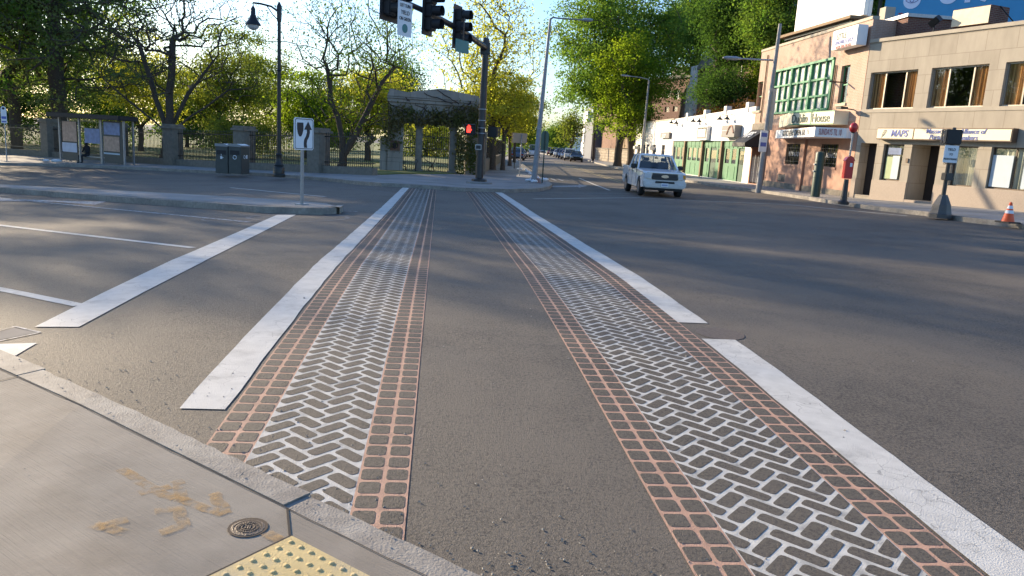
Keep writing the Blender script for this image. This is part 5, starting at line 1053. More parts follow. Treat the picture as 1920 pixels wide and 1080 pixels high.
# ---- white building with the green shopfronts
Pd = DH.A
GB = Facade('shopfront_building', 'low white building with four dark green shopfront bays', 1256.5, 1404, (Pd.x, Pd.y), R(2.5))
HG = GB.p(1330, 213)[1]; zg = GB.p(1394, 264)[1]; zgL = GB.p(1258, 264)[1]; zg = (zg+zgL)/2
bays = [(415, 548), (560, 718), (738, 908), (935, 1160)]; ox = lambda a: GB.p(1180+a/5.4, 300)[0]
shop = (ox(410), ox(1160), .03, zg)
HGL, HGR = GB.p(1258, 224)[1], GB.p(1404, 201)[1]
GB.wall([(*shop, .35)], (HGL, HGR), 'whitewall', depth=12)
GB.box(0, GB.W, -.05, .32, (HGL+HGR)/2+.0, (HGL+HGR)/2+.1, 'coping', 'whitewall') if abs(HGL-HGR) < .1 else None
for a in (1290, 1323, 1361, 1402): x = GB.p(a, 210)[0]; zz_ = HGL+(HGR-HGL)*x/GB.W; GB.box(x-.35, x+.2, -.06, .35, zz_-.3, zz_+.35, 'parapet_block', 'whitewall', bevel=.02)
zz3 = zg
for a in (548, 725, 920): x = ox(a); GB.box(x-.14, x+.14, -.05, .3, .0, zz3, 'pilaster', 'brownpil')
def vz(a, b, v): return GB.p(1180+a/5.4, 180+v/5.4)[1]
zr = vz(600, 0, 655); zw1 = vz(600, 0, 525); ztr = vz(600, 0, 515)
def panelled(a, b, z0, z1, y, n):
    m = MB(); x0, x1 = ox(a), ox(b); m.box(x0, x1, y, y+.06, z0, z1); w_ = (x1-x0)/n
    for i in range(n): m.box(x0+w_*i+.08, x0+w_*(i+1)-.08, y-.025, y, z0+.1, z1-.1)
    for i in range(n+1): m.box(x0+w_*i-.035, x0+w_*i+.035, y-.04, y-.001, z0, z1)
    return m.build('shopfront_panel', 'green', GB.o)
for (a, b), wins, doors, np_ in ((bays[0], [(455, 492), (500, 540)], [(412, 446)], 4), (bays[1], [(568, 606), (614, 655), (664, 704)], [], 4), (bays[2], [(742, 782), (868, 905)], [(793, 856)], 5), (bays[3], [(944, 992), (1010, 1058)], [(1078, 1150)], 5)):
    panelled(a, b, ztr, zg, .14, np_)
    xl = ox(a); segs = sorted([(p_, q_, 'w') for p_, q_ in wins]+[(p_, q_, 'd') for p_, q_ in doors])
    m = MB(); cur = a
    for p_, q_, k in segs+[(b, b, 'e')]:
        if p_ > cur: m.box(ox(cur), ox(p_), .15, .2, .03, ztr-.001)
        if k == 'w': m.box(ox(p_), ox(q_), .15, .2, .03, zr); m.box(ox(p_)+.08, ox(q_)-.08, .125, .15, .15, zr-.12)
        cur = q_
    m.build('shopfront_panel', 'green', GB.o)
    for p_, q_ in wins: GB.window((ox(p_), ox(q_), zr, ztr), y=.15, frame='green', glass='glass', fw=.06, bd=.7, curtain='blind' if p_ in (500, 568, 614, 664, 742) else None)
    for p_, q_ in doors: d_ = GB.box(ox(p_), ox(q_), .22, .28, .03, ztr, 'door', 'dgreen'); GB.box(ox(p_)+.12, ox(q_)-.12, .205, .219, 1.2, ztr-.2, 'pane', 'mirror', d_)
for (a, v) in ((430, 275), (480, 280), (652, 260), (713, 262), (922, 238), (996, 235)):
    x, z = GB.p(1180+a/5.4, 180+v/5.4, -.4); e = bpy.data.objects.new('gooseneck_lamp', None); COL.objects.link(e); e.parent = GB.o; e.location = (x, 0, z)
    m = MB(); m.tube([(0, 0, .3), (0, -.3, .38), (0, -.45, .25)], .022, 6); m.build('neck', 'black', e); m = MB(); m.lathe([(.03, .28), (.06, .16), (.24, .0), (.25, -.03)], (0, -.45, 0), 14); m.build('shade', 'black', e, smooth=True)
def fsign(F, u0, v0, u1, v1, y, mt, name='wall_sign', dep=.2):
    q = F.r(u0, v0, u1, v1, y); b_ = F.box(q[0], q[1], y, y+dep, q[2], q[3], name, mt, bevel=.01); return b_, q
b_, q = fsign(GB, 1354, 235.5, 1376, 257, -.5, 'graysign', dep=.5); M_ = (q[0]+.1, q[1]-.1)
m = MB(); m.box(q[0]+.2, q[0]+(q[1]-q[0])*.6, -.515, -.501, q[2]+(q[3]-q[2])*.55, q[3]-.35); m.build('white_panel', 'signw', b_); m = MB(); m.tube([(q[0]+(q[1]-q[0])*(.45+.5*t), -.51, q[2]+.2+.6*math.sin(t*3)) for t in np.linspace(0, 1, 8)], .07, 6); m.build('arc', 'pinkwall', b_)
b_, q = fsign(GB, 1308, 237, 1324, 262.5, -.3, 'signwhite', dep=.25); m = MB(); m.box(q[0]+.1, q[1]-.1, -.312, -.301, q[3]-.65, q[3]-.15); m.box(q[0]+.1, q[1]-.1, -.312, -.301, q[2]+.1, q[2]+1.0); m.build('dark_panel', 'graysign', b_); m = MB(); m.box(q[0]+.35, q[1]-.35, -.325, -.313, q[2]+.25, q[2]+.85); m.build('yellow_panel', 'cream', b_)
# ---- long white building further left (plain, small windows)
Pg = GB.A
WH = Facade('white_building', 'plain white one-storey building with small windows left of the green shopfronts', 1187, 1256, (Pg.x, Pg.y), R(3.0))
HW = WH.p(1220, 229.5)[1]; ws_ = []
for a, b in ((38, 52), (85, 105), (138, 158), (175, 195), (240, 262), (330, 355)): q = WH.r(1180+a/5.4, 271, 1180+b/5.4, 289); zq0 = WH.p(1230, 290)[1]; zq1 = WH.p(1230, 271.5)[1]; ws_.append((q[0], max(q[1], q[0]+.9), zq0, zq1))
WH.wall(ws_, HW, 'whitewall', depth=12); 
for q in ws_: WH.window(q, y=.12, frame='brownmetal', glass='mirror', trans=(.5,), bd=.5)
for k in (1, 4): q = ws_[k]; e = WH.box(q[0]+.3, q[0]+1.3, -.55, .1, q[2]+(q[3]-q[2])*.45, q[2]+(q[3]-q[2])*.8, 'air_conditioner', 'galv', bevel=.02)
b_, q = fsign(WH, 1238.5, 248.5, 1254, 259, -.25, 'graysign', dep=.15); text('Salon', .8, 'signw', b_, ((q[0]+q[1])/2-.3, -.26, (q[2]+q[3])/2), sx=.9)
WH.box(0, WH.W, -.06, .32, HW, HW+.12, 'coping', 'limetrim')

# ---- behind: brown house with gable and pale fluted pier, dark brick house, terraces down the street
def block(name, label, u0, u1, D0, D1, vt, mt, wins=(), win=('mirror', 'brownmetal'), dep=10, cat='building', wsz=.6, roofm='roof', gable=0., zb=-1, extra=None):
    a = at(u0, 270, D0); b = at(u1, 270, D1); az_ = math.atan2(a[0]-b[0], a[1]-b[1]); F = Facade(name, label, u0, u1, (a[0], a[1]), az_, cat); F.z = h(a[0], a[1]); F.o.location.z = F.z
    H_ = (F.p(u0, vt[0])[1]+F.p(u1, vt[1])[1])/2; hs = []
    for (ua, va, ub, vb) in wins: hs.append(F.r(ua, va, ub, vb))
    F.wall(hs, H_, mt, depth=dep, zb=zb)
    for q in hs: F.window(q, y=.12, frame=win[1], glass=win[0], trans=(.5,), fw=.1, bd=.6)
    F.box(-.2, F.W+.2, -.3, .3, H_, H_+.35, 'cornice', roofm)
    if gable:
        m = MB(); m.xz([(0, H_+.3), (F.W, H_+.3), (F.W*.5, H_+gable)], 0, dep); m.build('gable_roof', roofm, F.o)
    F.H = H_; return F
F = block('brick_house', 'dark red brick house behind the white building', 1212, 1282, 108, 100, (152, 147), 'darkbrick', [(1236, 172, 1240, 184), (1249, 170, 1257, 183), (1265, 169, 1273, 186), (1247, 200, 1254, 210), (1262, 199, 1270, 209)])
for u in (1252, 1266): q = F.p(u, 145); m = MB(); m.box(q[0]-.6, q[0]+.6, 1, 2.2, F.H+.3, F.H+1.7); m.build('chimney', 'stone2', F.o)
F = block('gabled_house', 'tall brown gabled house half hidden by trees above the shopfronts', 1286, 1400, 84, 70, (132, 118), 'brownst', [(1300, 135, 1306, 156), (1313, 134, 1319, 155), (1340, 130, 1347, 152), (1365, 128, 1372, 150)], gable=4.5)
m = MB()
for i in range(4): m.tube([(-.5+.45*i, -.2, F.p(1290, 162)[1]), (-.5+.45*i, -.2, F.p(1290, 128)[1])], .16, 8)
m.box(-.8, 1.2, -.5, .3, 2, F.p(1290, 162)[1]-.002); m.build('pier', 'whitewall', F.o)
F = block('brown_terrace', 'brownstone row house with grey bay beyond the retaining wall', 1105, 1150, 150, 118, (182, 196), 'brownst', [(1108, 195, 1112, 212), (1117, 198, 1121, 214), (1107, 222, 1111, 240), (1128, 226, 1133, 246)], zb=-1)
m = MB(); m.box(F.W*.02, F.W*.45, -1.6, 0, -1, F.H*.62); m.build('grey_bay', 'slate', F.o)
F = block('white_terrace', 'tall pale house with mansard roof at the far end of the parked cars', 1086, 1106, 190, 160, (238, 240), 'whitewall', [(1089, 248, 1092, 266), (1097, 250, 1100, 270)], cat='building', roofm='limetrim')
m = MB(); m.xz([(0, F.H), (F.W, F.H), (F.W-.8, F.H+4.2), (.8, F.H+4.2)], .2, 8); m.build('mansard_roof', 'slate', F.o)
m = MB(); m.box(F.W*.6, F.W*.95, -1.2, .3, F.H+.4, F.H+2.8); m.build('dormer', 'whitewall', F.o)
F = block('far_house', 'small pale house far down the street', 1050, 1062, 330, 320, (258, 256), 'whitewall', [], roofm='slate', gable=2.)
F = block('distant_block', 'pale distant building closing the view of the street', 990, 1022, 420, 420, (256, 258), 'whitewall', [(994, 262, 997, 268), (1002, 262, 1005, 268), (1010, 262, 1013, 268)], roofm='slate')
# retaining wall, bank and fence
ra, rbb = at(1120, 300, 118), at(1188, 300, 96); az_ = math.atan2(ra[0]-rbb[0], ra[1]-rbb[1]); F = Facade('retaining_wall', 'rough stone retaining wall beside the white building', 1114, 1189, (ra[0], ra[1]), az_, 'wall')
HR = F.p(1160, 281)[1]; F.box(0, F.W, 0, .6, -1, HR, 'wall', 'rubble'); F.box(-.1, F.W, -.08, .7, HR, HR+.15, 'coping', 'stone2')
q = F.A; D2 = Vector((-F.D.y, F.D.x)); e = q+F.D*F.W
gk = bpy.data.meshes.new('bank'); P0 = [(*(q+D2*.6), F.z+HR), (*(e+D2*.6), F.z+HR), (*(e+D2*40), F.z+HR+3), (*(q+D2*40), F.z+HR+3)]; gk.from_pydata(P0, [], [(0, 1, 2, 3)]); gk.materials.append(M['grass']); o = bpy.data.objects.new('grass_bank', gk); COL.objects.link(o); o['kind'] = 'structure'
t = thing('yard_fence', 'low brown fence on top of the stone retaining wall', 'fence', (*(q+D2*3), F.z+HR), F.rz); m = MB(); m.box(0, F.W, 0, .05, .3, 1.9); m.build('panel', 'brownpil', t); m = MB(); [m.box(F.W*i/8, F.W*i/8+.12, -.05, 0, 0, 2.) for i in range(9)]; m.build('post', 'brownpil', t)

# ================================================================== RIGHT PAVEMENT THINGS
def pole_px(name, label, u, vb, ut, vt, D, r0, r1, arm=None, mt='conpole', cat='utility pole'):
    b = G(u, vb, .15) if D is None else at(u, vb, D); D_ = (b-CAM)@F_; tp = at(ut, vt, D_-.3); t = thing(name, label, cat, tuple(b)); q = Vector(tp-b)
    m = MB(); m.tube([(0, 0, -.3), tuple(q*.5), tuple(q)], [r0, (r0+r1)/2, r1], 12); m.build('pole', mt, t, smooth=True)
    if arm:
        pts = [tuple(Vector(at(a, c, D_)-b)) for a, c in arm]; m = MB(); m.tube(pts, [.05]*(len(pts)-1)+[.04], 8); m.build('arm', 'galv', t, smooth=True)
        e = Vector(pts[-1]); f = Vector(pts[-2]); dd = (e-f).normalized(); m = MB(); m.tube([tuple(e), tuple(e+dd*.3), tuple(e+dd*.8), tuple(e+dd*1.)], [.05, .11, .10, .04], 8); m.build('lamp_head', 'galv', t, smooth=True)
    return t, b, q
t, b, q = pole_px('utility_pole', 'grey street pole with side arm in front of the pub awning', 1422, 356, 1463, 45, None, .155, .09, [(1455, 113), (1425, 112), (1390, 110)])
s_ = Vector(at(1432, 256, (b-CAM)@F_-.3)-b); s2 = Vector(at(1430, 274, (b-CAM)@F_-.3)-b)
for c, mt, hh_ in ((s_, 'signw', .32), (s2, 'signw', .3)): m = MB(); m.box(-.24, .24, -.03, 0, -hh_, hh_, mtx=Matrix.Translation(c)@Matrix.Rotation(R(14), 4, 'Z')); m.build('parking_sign', mt, t); m = MB(); m.box(-.18, .18, -.04, -.031, -.02, .2, mtx=Matrix.Translation(c)@Matrix.Rotation(R(14), 4, 'Z')); m.build('blue_panel', 'blue', t)
c = Vector(at(1447, 205, (b-CAM)@F_-.2)-b); m = MB(); m.box(-.2, .2, .1, .2, -1.1, 1.1, mtx=Matrix.Translation(c)); m.build('riser_box', 'galv', t)
pole_px('roof_mast', 'slender pale mast rising behind the shopfront roof', 1384, 205, 1403, 25, 66, .12, .06, None, mt='galv', cat='mast')
pole_px('lamp_post', 'grey street light behind the white pickup with arm to the left', 1203, 290, 1217, 150, 78, .14, .09, [(1216, 149), (1200, 145), (1182, 143)], cat='street lamp')
pole_px('wooden_pole', 'dark thin pole before the brown row house', 1112, 300, 1117, 190, 112, .2, .15, mt='bark')
p = G(1528, 369, .15); Hb = topz(p[0], p[1], 284)-p[2]; t = thing('bollard', 'thick dark green steel post on the pavement by the pub', 'bollard', tuple(p))
m = MB(); m.lathe([(.21, -.1), (.21, Hb-.1), (.19, Hb-.04), (.1, Hb)], n=22); m.build('post', 'dkgreen', t, smooth=True); m = MB(); m.lathe([(.216, Hb*.42), (.22, Hb*.43), (.216, Hb*.44)], n=22); m.lathe([(.216, Hb*.78), (.22, Hb*.79), (.216, Hb*.8)], n=22); m.build('band', 'dkgreen', t); m = MB(); m.box(-.26, -.2, -.04, .04, Hb*.7, Hb*.73); m.box(-.26, -.2, -.04, .04, Hb*.55, Hb*.58); m.build('hinge', 'galv', t)
# fire alarm call box with red globe
p = G(1581, 381, .15); z = p[2]; tz = lambda v: topz(p[0], p[1], v)-z; t = thing('fire_alarm_post', 'red fire alarm box on a dark pedestal with red globe light above', 'fire alarm', tuple(p), R(-8)); t.scale = (.82, .82, 1)
m = MB(); m.lathe([(.26, -.05), (.26, .06), (.16, .12), (.13, .5), (.11, tz(336))], n=12); m.build('pedestal', 'pole', t, smooth=True)
za, zb_ = tz(335), tz(302); m = MB(); m.box(-.2, .2, -.16, .16, za, zb_); m.xz([(-.25, zb_), (.25, zb_), (.13, zb_+.16), (0, zb_+.21), (-.13, zb_+.16)], -.19, .19); m.build('box', 'red', t, bevel=.02)
m = MB(); m.box(-.13, .13, -.185, -.161, za+.55, zb_-.12); m.build('door', 'red', t, bevel=.01); m = MB(); m.box(.0, .11, -.192, -.186, za+.62, zb_-.22); m.build('instruction_plate', 'signw', t)
m = MB(); m.tube([(0, 0, zb_+.15), (0, 0, tz(245))], .05, 8); m.build('stem', 'galv', t); m = MB(); m.lathe([(.05, -.06), (.12, .0), (.1, .05)], (0, 0, tz(247)), 12); m.build('collar', 'black', t)
zc_ = tz(239.5); m = MB(); m.lathe([(.20*math.sin(R(a)), -.20*math.cos(R(a))) for a in range(8, 180, 12)], (0, 0, zc_), 20); m.build('globe', 'red', t, smooth=True)
# pedestrian signal post with flared base
p = G(1763, 403, .15); z = p[2]; tz = lambda v: topz(p[0], p[1], v)-z; t = thing('pedestrian_signal_post', 'dark signal post with flared base and white yield sign before the office', 'pedestrian signal', tuple(p), R(-4))
zb_ = tz(368); m = MB(); m.lathe([(.36, -.1), (.36, .03), (.33, .05), (.30, .15), (.27, zb_*.55), (.16, zb_*.95), (.12, zb_+.05)], n=8); m.build('base', 'pedbase', t)
m = MB(); m.tube([(0, 0, zb_), (0, 0, tz(270))], .065, 10); m.build('post', 'pole', t, smooth=True)
e = pedhead(t, 0, 0, tz(257), R(170), False); e.scale = (1.0, 1.0, 1.0); m = MB(); m.lathe([(.06, .2), (.05, .3)], (0, 0, tz(257)), 8); m.build('cap', 'pole', t)
zs0, zs1 = tz(305), tz(273); m = MB(); m.box(-.27, .19, -.11, -.09, zs0, zs1); sgn = m.build('yield_sign', 'signw', t, bevel=.004); zm = (zs0+zs1)/2
for k, (tx, sz_) in enumerate((('YIELD', .12), ('TO', .10), ('PEDESTRIANS', .085), ('ON TURNS', .10))): text(tx, sz_, 'signk', sgn, (-.04, -.114, zs1-.13-k*.15), sx=.82)
m = MB(); m.box(-.13, .13, -.17, .1, tz(338), tz(324)); m.build('push_button_box', 'pole', t, bevel=.02)
# traffic cone
p = G(1889, 418, .15); z = p[2]; Hc = topz(p[0], p[1], 379)-z; t = thing('traffic_cone', 'orange traffic cone with two white bands on the kerb corner', 'traffic cone', tuple(p), R(12)); rr_ = lambda f: .17-(.17-.03)*f
m = MB(); m.box(-.24, .24, -.24, .24, 0, .045); m.build('base', 'blackm', t, bevel=.015)
m = MB(); m.lathe([(rr_(0), .045), (rr_(.1), .045+Hc*.1), (rr_(.98), Hc*.98), (.02, Hc)], n=22); m.build('body', 'orange', t, smooth=True)
for f0, f1 in ((.42, .58), (.66, .82)): m = MB(); m.lathe([(rr_(f0)+.004, .045+(Hc-.045)*f0), (rr_(f1)+.004, .045+(Hc-.045)*f1)], n=22); m.build('reflective_band', 'signw', t, smooth=True)
PERSON_HOOK()

# ================================================================== VEHICLES  (local: front towards -y)
def wheel(parent, x, y, r, wd=.22):
    s = 1 if x > 0 else -1; e = bpy.data.objects.new('wheel', None); COL.objects.link(e); e.parent = parent; e.location = (x, y, r); e.rotation_euler.y = R(90)*s
    m = MB(); m.lathe([(r*.62, wd*.5), (r*.90, wd*.5), (r, wd*.36), (r, -wd*.36), (r*.9, -wd*.5), (r*.3, -wd*.5)], n=24); m.build('tyre', 'tyre', e, smooth=True)
    m = MB(); m.lathe([(r*.62, wd*.51), (r*.58, wd*.42), (r*.5, wd*.3), (r*.16, wd*.36), (r*.14, wd*.46), (.01, wd*.48)], n=20)
    for k in range(5): m.box(r*.12, r*.56, -.035, .035, wd*.3, wd*.44, mtx=Matrix.Rotation(2*math.pi*k/5, 4, 'Z'))
    m.build('rim', 'rim', e); return e
def arch(yc, r, z0, n=8): return [(yc+r*math.cos(R(180-180*k/n)), z0+r*math.sin(R(180*k/n))) for k in range(n+1)]
def hull(outline, W, taper):
    """side outline (y,z) swept across the width with rounded flanks; taper(y) scales the width"""
    m = MB(); n = len(outline); xs = [(-1, .0), (-.97, .035), (-.9, .05), (.9, .05), (.97, .035), (1, .0)]; zc = .75
    for fx, g in xs:
        for y, z in outline:
            k = taper(y); m.v.append((fx*W*k, y*(1-.0*g), zc+(z-zc)*(1 - (.06-g)*.9)))
    for i in range(len(xs)-1):
        for j in range(n): a = i*n+j; b = i*n+(j+1) % n; m.f.append((a, b, b+n, a+n)); m.m.append(0)
    m.f.append(tuple(range(n))); m.f.append(tuple((len(xs)-1)*n+k for k in reversed(range(n)))); m.m += [0, 0]; return m
def cab(m_, zb, zt, yb0, yb1, yt0, yt1, wb, wt, inset=0.):
    i = inset; p = [(-wb+i, yb0+i, zb), (wb-i, yb0+i, zb), (wb-i, yb1-i, zb), (-wb+i, yb1-i, zb), (-wt+i, yt0+i, zt-i), (wt-i, yt0+i, zt-i), (wt-i, yt1-i, zt-i), (-wt+i, yt1-i, zt-i)]
    n = len(m_.v); m_.v += p
    for f in ((4, 5, 6, 7), (0, 1, 5, 4), (1, 2, 6, 5), (2, 3, 7, 6), (3, 0, 4, 7)): m_.f.append(tuple(n+k for k in f)); m_.m.append(0)
    return p
def greenhouse(t, paint, zb, zt, yb0, yb1, yt0, yt1, wb, wt, bpil=(.5,)):
    m = MB(); p = cab(m, zb, zt, yb0, yb1, yt0, yt1, wb, wt, .02); m.build('windows', 'carglass', t)
    P = [Vector(q) for q in cab(MB(), zb, zt, yb0, yb1, yt0, yt1, wb, wt)]
    m = MB()
    for a, b in ((0, 4), (1, 5), (2, 6), (3, 7)): m.tube([tuple(P[a]), tuple(P[b])], .045, 6)
    for f in bpil:
        for a, b, c, d in ((0, 3, 4, 7), (1, 2, 5, 6)): m.tube([tuple(P[a].lerp(P[b], f)), tuple(P[c].lerp(P[d], f))], .045, 6)
    m.build('cab_frame', paint, t, smooth=True)
    m = MB(); n0 = [(-wt-.03, yt0-.04), (wt+.03, yt0-.04), (wt+.03, yt1+.04), (-wt-.03, yt1+.04)]; m.prism(n0, zt-.05, zt+.015); k = len(m.v); m.v += [(x*.82, (yt0+yt1)/2+(y-(yt0+yt1)/2)*.85, zt+.05) for x, y in n0]; m.f.append((k, k+1, k+2, k+3)); m.m.append(0)
    for i in range(4): j = (i+1) % 4; m.f.append((4+i, 4+j, k+j, k+i)); m.m.append(0)
    m.build('roof', paint, t, bevel=.015)
    m = MB()
    for sx in (-.42, .42): m.box(sx-.24, sx+.24, (yb0+yb1)/2-.3, (yb0+yb1)/2-.15, zb-.3, zb+.32); m.box(sx-.12, sx+.12, (yb0+yb1)/2-.28, (yb0+yb1)/2-.18, zb+.34, zb+.5)
    m.box(-wb+.08, wb-.08, yb1-.5, yb1-.3, zb-.3, zb+.28); m.build('seats', 'cargrey', t)
def pickup(loc, rz, label):
    t = thing('pickup_truck', label, 'pickup truck', loc, rz); W = .98; ax = (-1.93, 1.60); r = .40
    out = [(-2.80, .42), (-2.84, .55), (-2.84, .80), (-2.80, 1.06), (-2.72, 1.13), (-1.6, 1.21), (-1.12, 1.24), (1.05, 1.24), (1.05, 1.30), (2.82, 1.30), (2.84, .60), (2.75, .50)]
    out += [(y, z) for y, z in arch(ax[1], .50, .40)][::-1]+[(ax[0]+.62, .36)]+[(y, z) for y, z in arch(ax[0], .50, .40)][::-1]
    tp = lambda y: .95 if y < -2.75 else (.985 if y < -2.5 else 1)
    hull(out, W, tp).build('body', 'carwhite', t, bevel=.012)
    m = MB(); m.box(-.62, .62, -2.3, 2.6, .28, .62); m.box(-.9, .9, -2.3, -1.5, .45, .6); m.box(-.9, .9, 1.2, 2.0, .45, .6); m.build('chassis', 'blackm', t)
    m = MB(); m.xz([(-.80, 1.09), (.80, 1.09), (.84, .84), (.78, .78), (-.78, .78), (-.84, .84)], -2.90, -2.82); m.build('grille_surround', 'chrome_paint', t, bevel=.015)
    m = MB(); m.xz([(-.56, 1.06), (.56, 1.06), (.60, .84), (.55, .78), (-.55, .78), (-.60, .84)], -2.915, -2.89); g_ = m.build('grille', 'blackm', t)
    m = MB(); [m.box(-.55, .55, -2.922, -2.916, .82+.06*k, .832+.06*k) for k in range(4)]; m.build('bar', 'cargrey', g_)
    m = MB(); m.xz([(.17*math.cos(a), .93+.068*math.sin(a)) for a in np.linspace(0, 6.0, 20)], -2.94, -2.923); m.build('emblem', 'chrome', g_)
    for s in (-1, 1):
        m = MB(); pts = [(s*.62, 1.07), (s*.93, 1.06), (s*.945, .84), (s*.62, .82)]; m.xz(pts[::s], -2.925, -2.80); hl = m.build('headlight', 'lens', t, bevel=.01)
        m = MB(); pts = [(s*.80, 1.04), (s*.92, 1.03), (s*.93, .86), (s*.82, .86)]; m.xz(pts[::s], -2.932, -2.926); m.build('turn_lamp', 'amber' if s > 0 else 'lens', hl)
        m = MB(); m.box(s*1.0-.02 if s > 0 else -1.22, s*1.0+.22 if s > 0 else -.98, -1.02, -.90, 1.20, 1.42); m.build('mirror', 'blackm', t, bevel=.03)
        m = MB()
        for y_ in (-1.1, -.02, .98): m.box(s*.978-.008, s*.978+.008, y_-.008, y_+.008, .50, 1.22)
        m.build('door_seam', 'blackm', t); m = MB(); m.box(s*.985-.01, s*.985+.015, -.25, -.08, 1.05, 1.09); m.box(s*.985-.01, s*.985+.015, .75, .92, 1.05, 1.09); m.build('door_handle', 'blackm', t)
        m = MB(); m.xz([(.12*math.cos(a)*1.2+s*.72, .60+.05*math.sin(a)) for a in np.linspace(0, 6, 12)], -3.01, -2.99) ; m.build('fog_lamp', 'lens', t)
    m = MB(); m.xz([(-.96, .74), (.96, .74), (.97, .52), (.88, .42), (-.88, .42), (-.97, .52)], -3.0, -2.72); m.build('bumper', 'bumper', t, bevel=.04)
    m = MB(); m.xz([(-.42, .72), (.42, .72), (.44, .63), (-.44, .63)], -3.012, -2.998); m.build('bumper_intake', 'blackm', t)
    m = MB(); m.box(-.16, .16, -3.03, -3.01, .48, .64); pl = m.build('number_plate', 'signw', t); m = MB(); [m.box(-.12+.042*k, -.095+.042*k, -3.034, -3.031, .52, .59) for k in range(6)]; m.build('characters', 'blue', pl)
    m = MB(); m.box(-.85, .85, -2.78, -2.6, .30, .42); m.build('valance', 'blackm', t)
    greenhouse(t, 'carwhite', 1.235, 1.86, -1.22, 1.04, -.50, .90, .93, .74, (.52,))
    m = MB(); m.box(-.08, .08, -.62, -.60, 1.70, 1.76); m.tube([(0, -.61, 1.74), (0, -.55, 1.84)], .01, 5); m.build('rear_view_mirror', 'blackm', t)
    m = MB()
    for s in (-.45, .15): m.tube([(s, -1.24, 1.245), (s+.42, -1.10, 1.32)], .009, 4)
    m.build('wiper', 'blackm', t)
    m = MB(); m.box(-.9, .9, 1.15, 2.74, 1.302, 1.31); m.build('bed_floor', 'cargrey', t)
    for y in ax:
        for s in (-1, 1): wheel(t, s*.86, y, r, .25)
    return t
M['bumper'] = mat('bumper_silver_white', (.50, .52, .55), .3, metal=.3, var=.05); M['chrome_paint'] = mat('grille_frame', (.60, .61, .63), .2, metal=.5, var=.04)
a_, b_ = G(1193, 366.5), G(1273, 366); fw = Vector((a_[0], a_[1])); R0v = Vector((R0[0], R0[1])); F0v = Vector((math.sin(YAW), math.cos(YAW)))
cen = fw+R0v*.98+F0v*1.95; hz_ = math.atan2(F0v.y, F0v.x)-math.pi/2   # local -y points at the viewer when rz = heading of the axis
pk = pickup((cen.x, cen.y, h(cen.x, cen.y)), hz_+R(1.5), 'white pickup truck driving towards the crossing, one orange turn lamp lit')
sl_ = math.atan((h(cen.x, cen.y+2)-h(cen.x, cen.y-2))/4); pk.rotation_euler.x = sl_
def make_car(paint, kind):
    t = thing('parked_car', 'x', 'car'); r = .32; ax = (-1.40, 1.32)
    if kind == 'sedan': out = [(-2.2, .35), (-2.28, .5), (-2.22, .70), (-1.2, .88), (-1.0, .92), (1.4, .97), (2.2, .95), (2.3, .6), (2.2, .38)]; gh = (.90, 1.42, -1.1, 1.75, -.35, .95, .80, .60)
    elif kind == 'suv': out = [(-2.2, .4), (-2.28, .6), (-2.22, .92), (-1.2, 1.02), (-1.0, 1.05), (2.1, 1.08), (2.22, .9), (2.22, .5)]; gh = (1.03, 1.68, -1.05, 2.1, -.5, 1.85, .84, .68)
    else: out = [(-2.4, .4), (-2.48, .6), (-2.42, 1.0), (-1.9, 1.2), (-1.8, 1.22), (2.6, 1.22), (2.65, .6), (2.6, .4)]; gh = (1.2, 2.1, -1.9, 2.6, -1.2, 2.55, .92, .82)
    out = out+arch(ax[1], .4, .35)[::-1]+arch(ax[0], .4, .35)[::-1]
    hull(out, .89, lambda y: .93 if abs(y) > 2.1 else 1).build('body', paint, t, bevel=.01)
    m = MB(); m.box(-.7, .7, -1.9, 1.9, .22, .5); m.build('underbody', 'blackm', t); greenhouse(t, paint, *gh)
    zz = out[2][1]
    for s in (-1, 1):
        m = MB(); m.box(s*.62-.17, s*.62+.17, -2.26, -2.12, zz-.17, zz-.04) if kind != 'van' else m.box(s*.68-.15, s*.68+.15, -2.5, -2.3, .75, .95); m.build('headlight', 'lens', t); m = MB(); m.box(s*.68-.14, s*.68+.14, 2.15 if kind != 'van' else 2.5, 2.27 if kind != 'van' else 2.7, .68, .86); m.build('tail_light', 'redlens', t)
        m = MB(); m.box(s*.95-.09, s*.95+.09, -.95, -.85, gh[0], gh[0]+.13); m.build('mirror', paint, t)
    m = MB(); m.box(-.4, .4, -2.29, -2.2, .45, .62); m.build('grille', 'blackm', t)
    for y in ax:
        for s in (-1, 1): wheel(t, s*.79, y, r, .2)
    return t
protos = {}
def car(paint, kind, u, D, head, label, group=None, dz=0.):
    k = (paint, kind)
    if k in protos: t = copy_tree(protos[k])
    else: t = make_car(paint, kind); protos[k] = t
    x, y, z = on(u, D); t.location = (x, y, z+.01+dz); t.rotation_euler.z = head; tag(t, label, 'car', group)
    if kind == 'van': t['category'] = 'van'
    return t
HS = R(-9)
for paint, kind, u, D, lab in (('carblack', 'sedan', 1082, 106, 'dark sedan, nearest in the row of cars parked on the right'), ('carwhite', 'suv', 1070, 113, 'white car parked second in the right-hand row, behind the dark sedan'), ('carsilver', 'sedan', 1063, 121, 'silver sedan parked third in the right-hand row'), ('carblue', 'sedan', 1057.5, 129, 'blue sedan parked fourth in the right-hand row'), ('carblue', 'suv', 1052.5, 137, 'blue car parked fifth in the right-hand row'), ('carwhite', 'sedan', 1047.5, 146, 'small white sedan parked sixth in the right-hand row'), ('carblack', 'suv', 1040, 156, 'black car parked seventh in the right-hand row'), ('carred', 'suv', 1034, 170, 'dark red car parked farthest off in the right-hand row')):
    car(paint, kind, u, D, HS, lab, 'cars parked down the right side of the street')
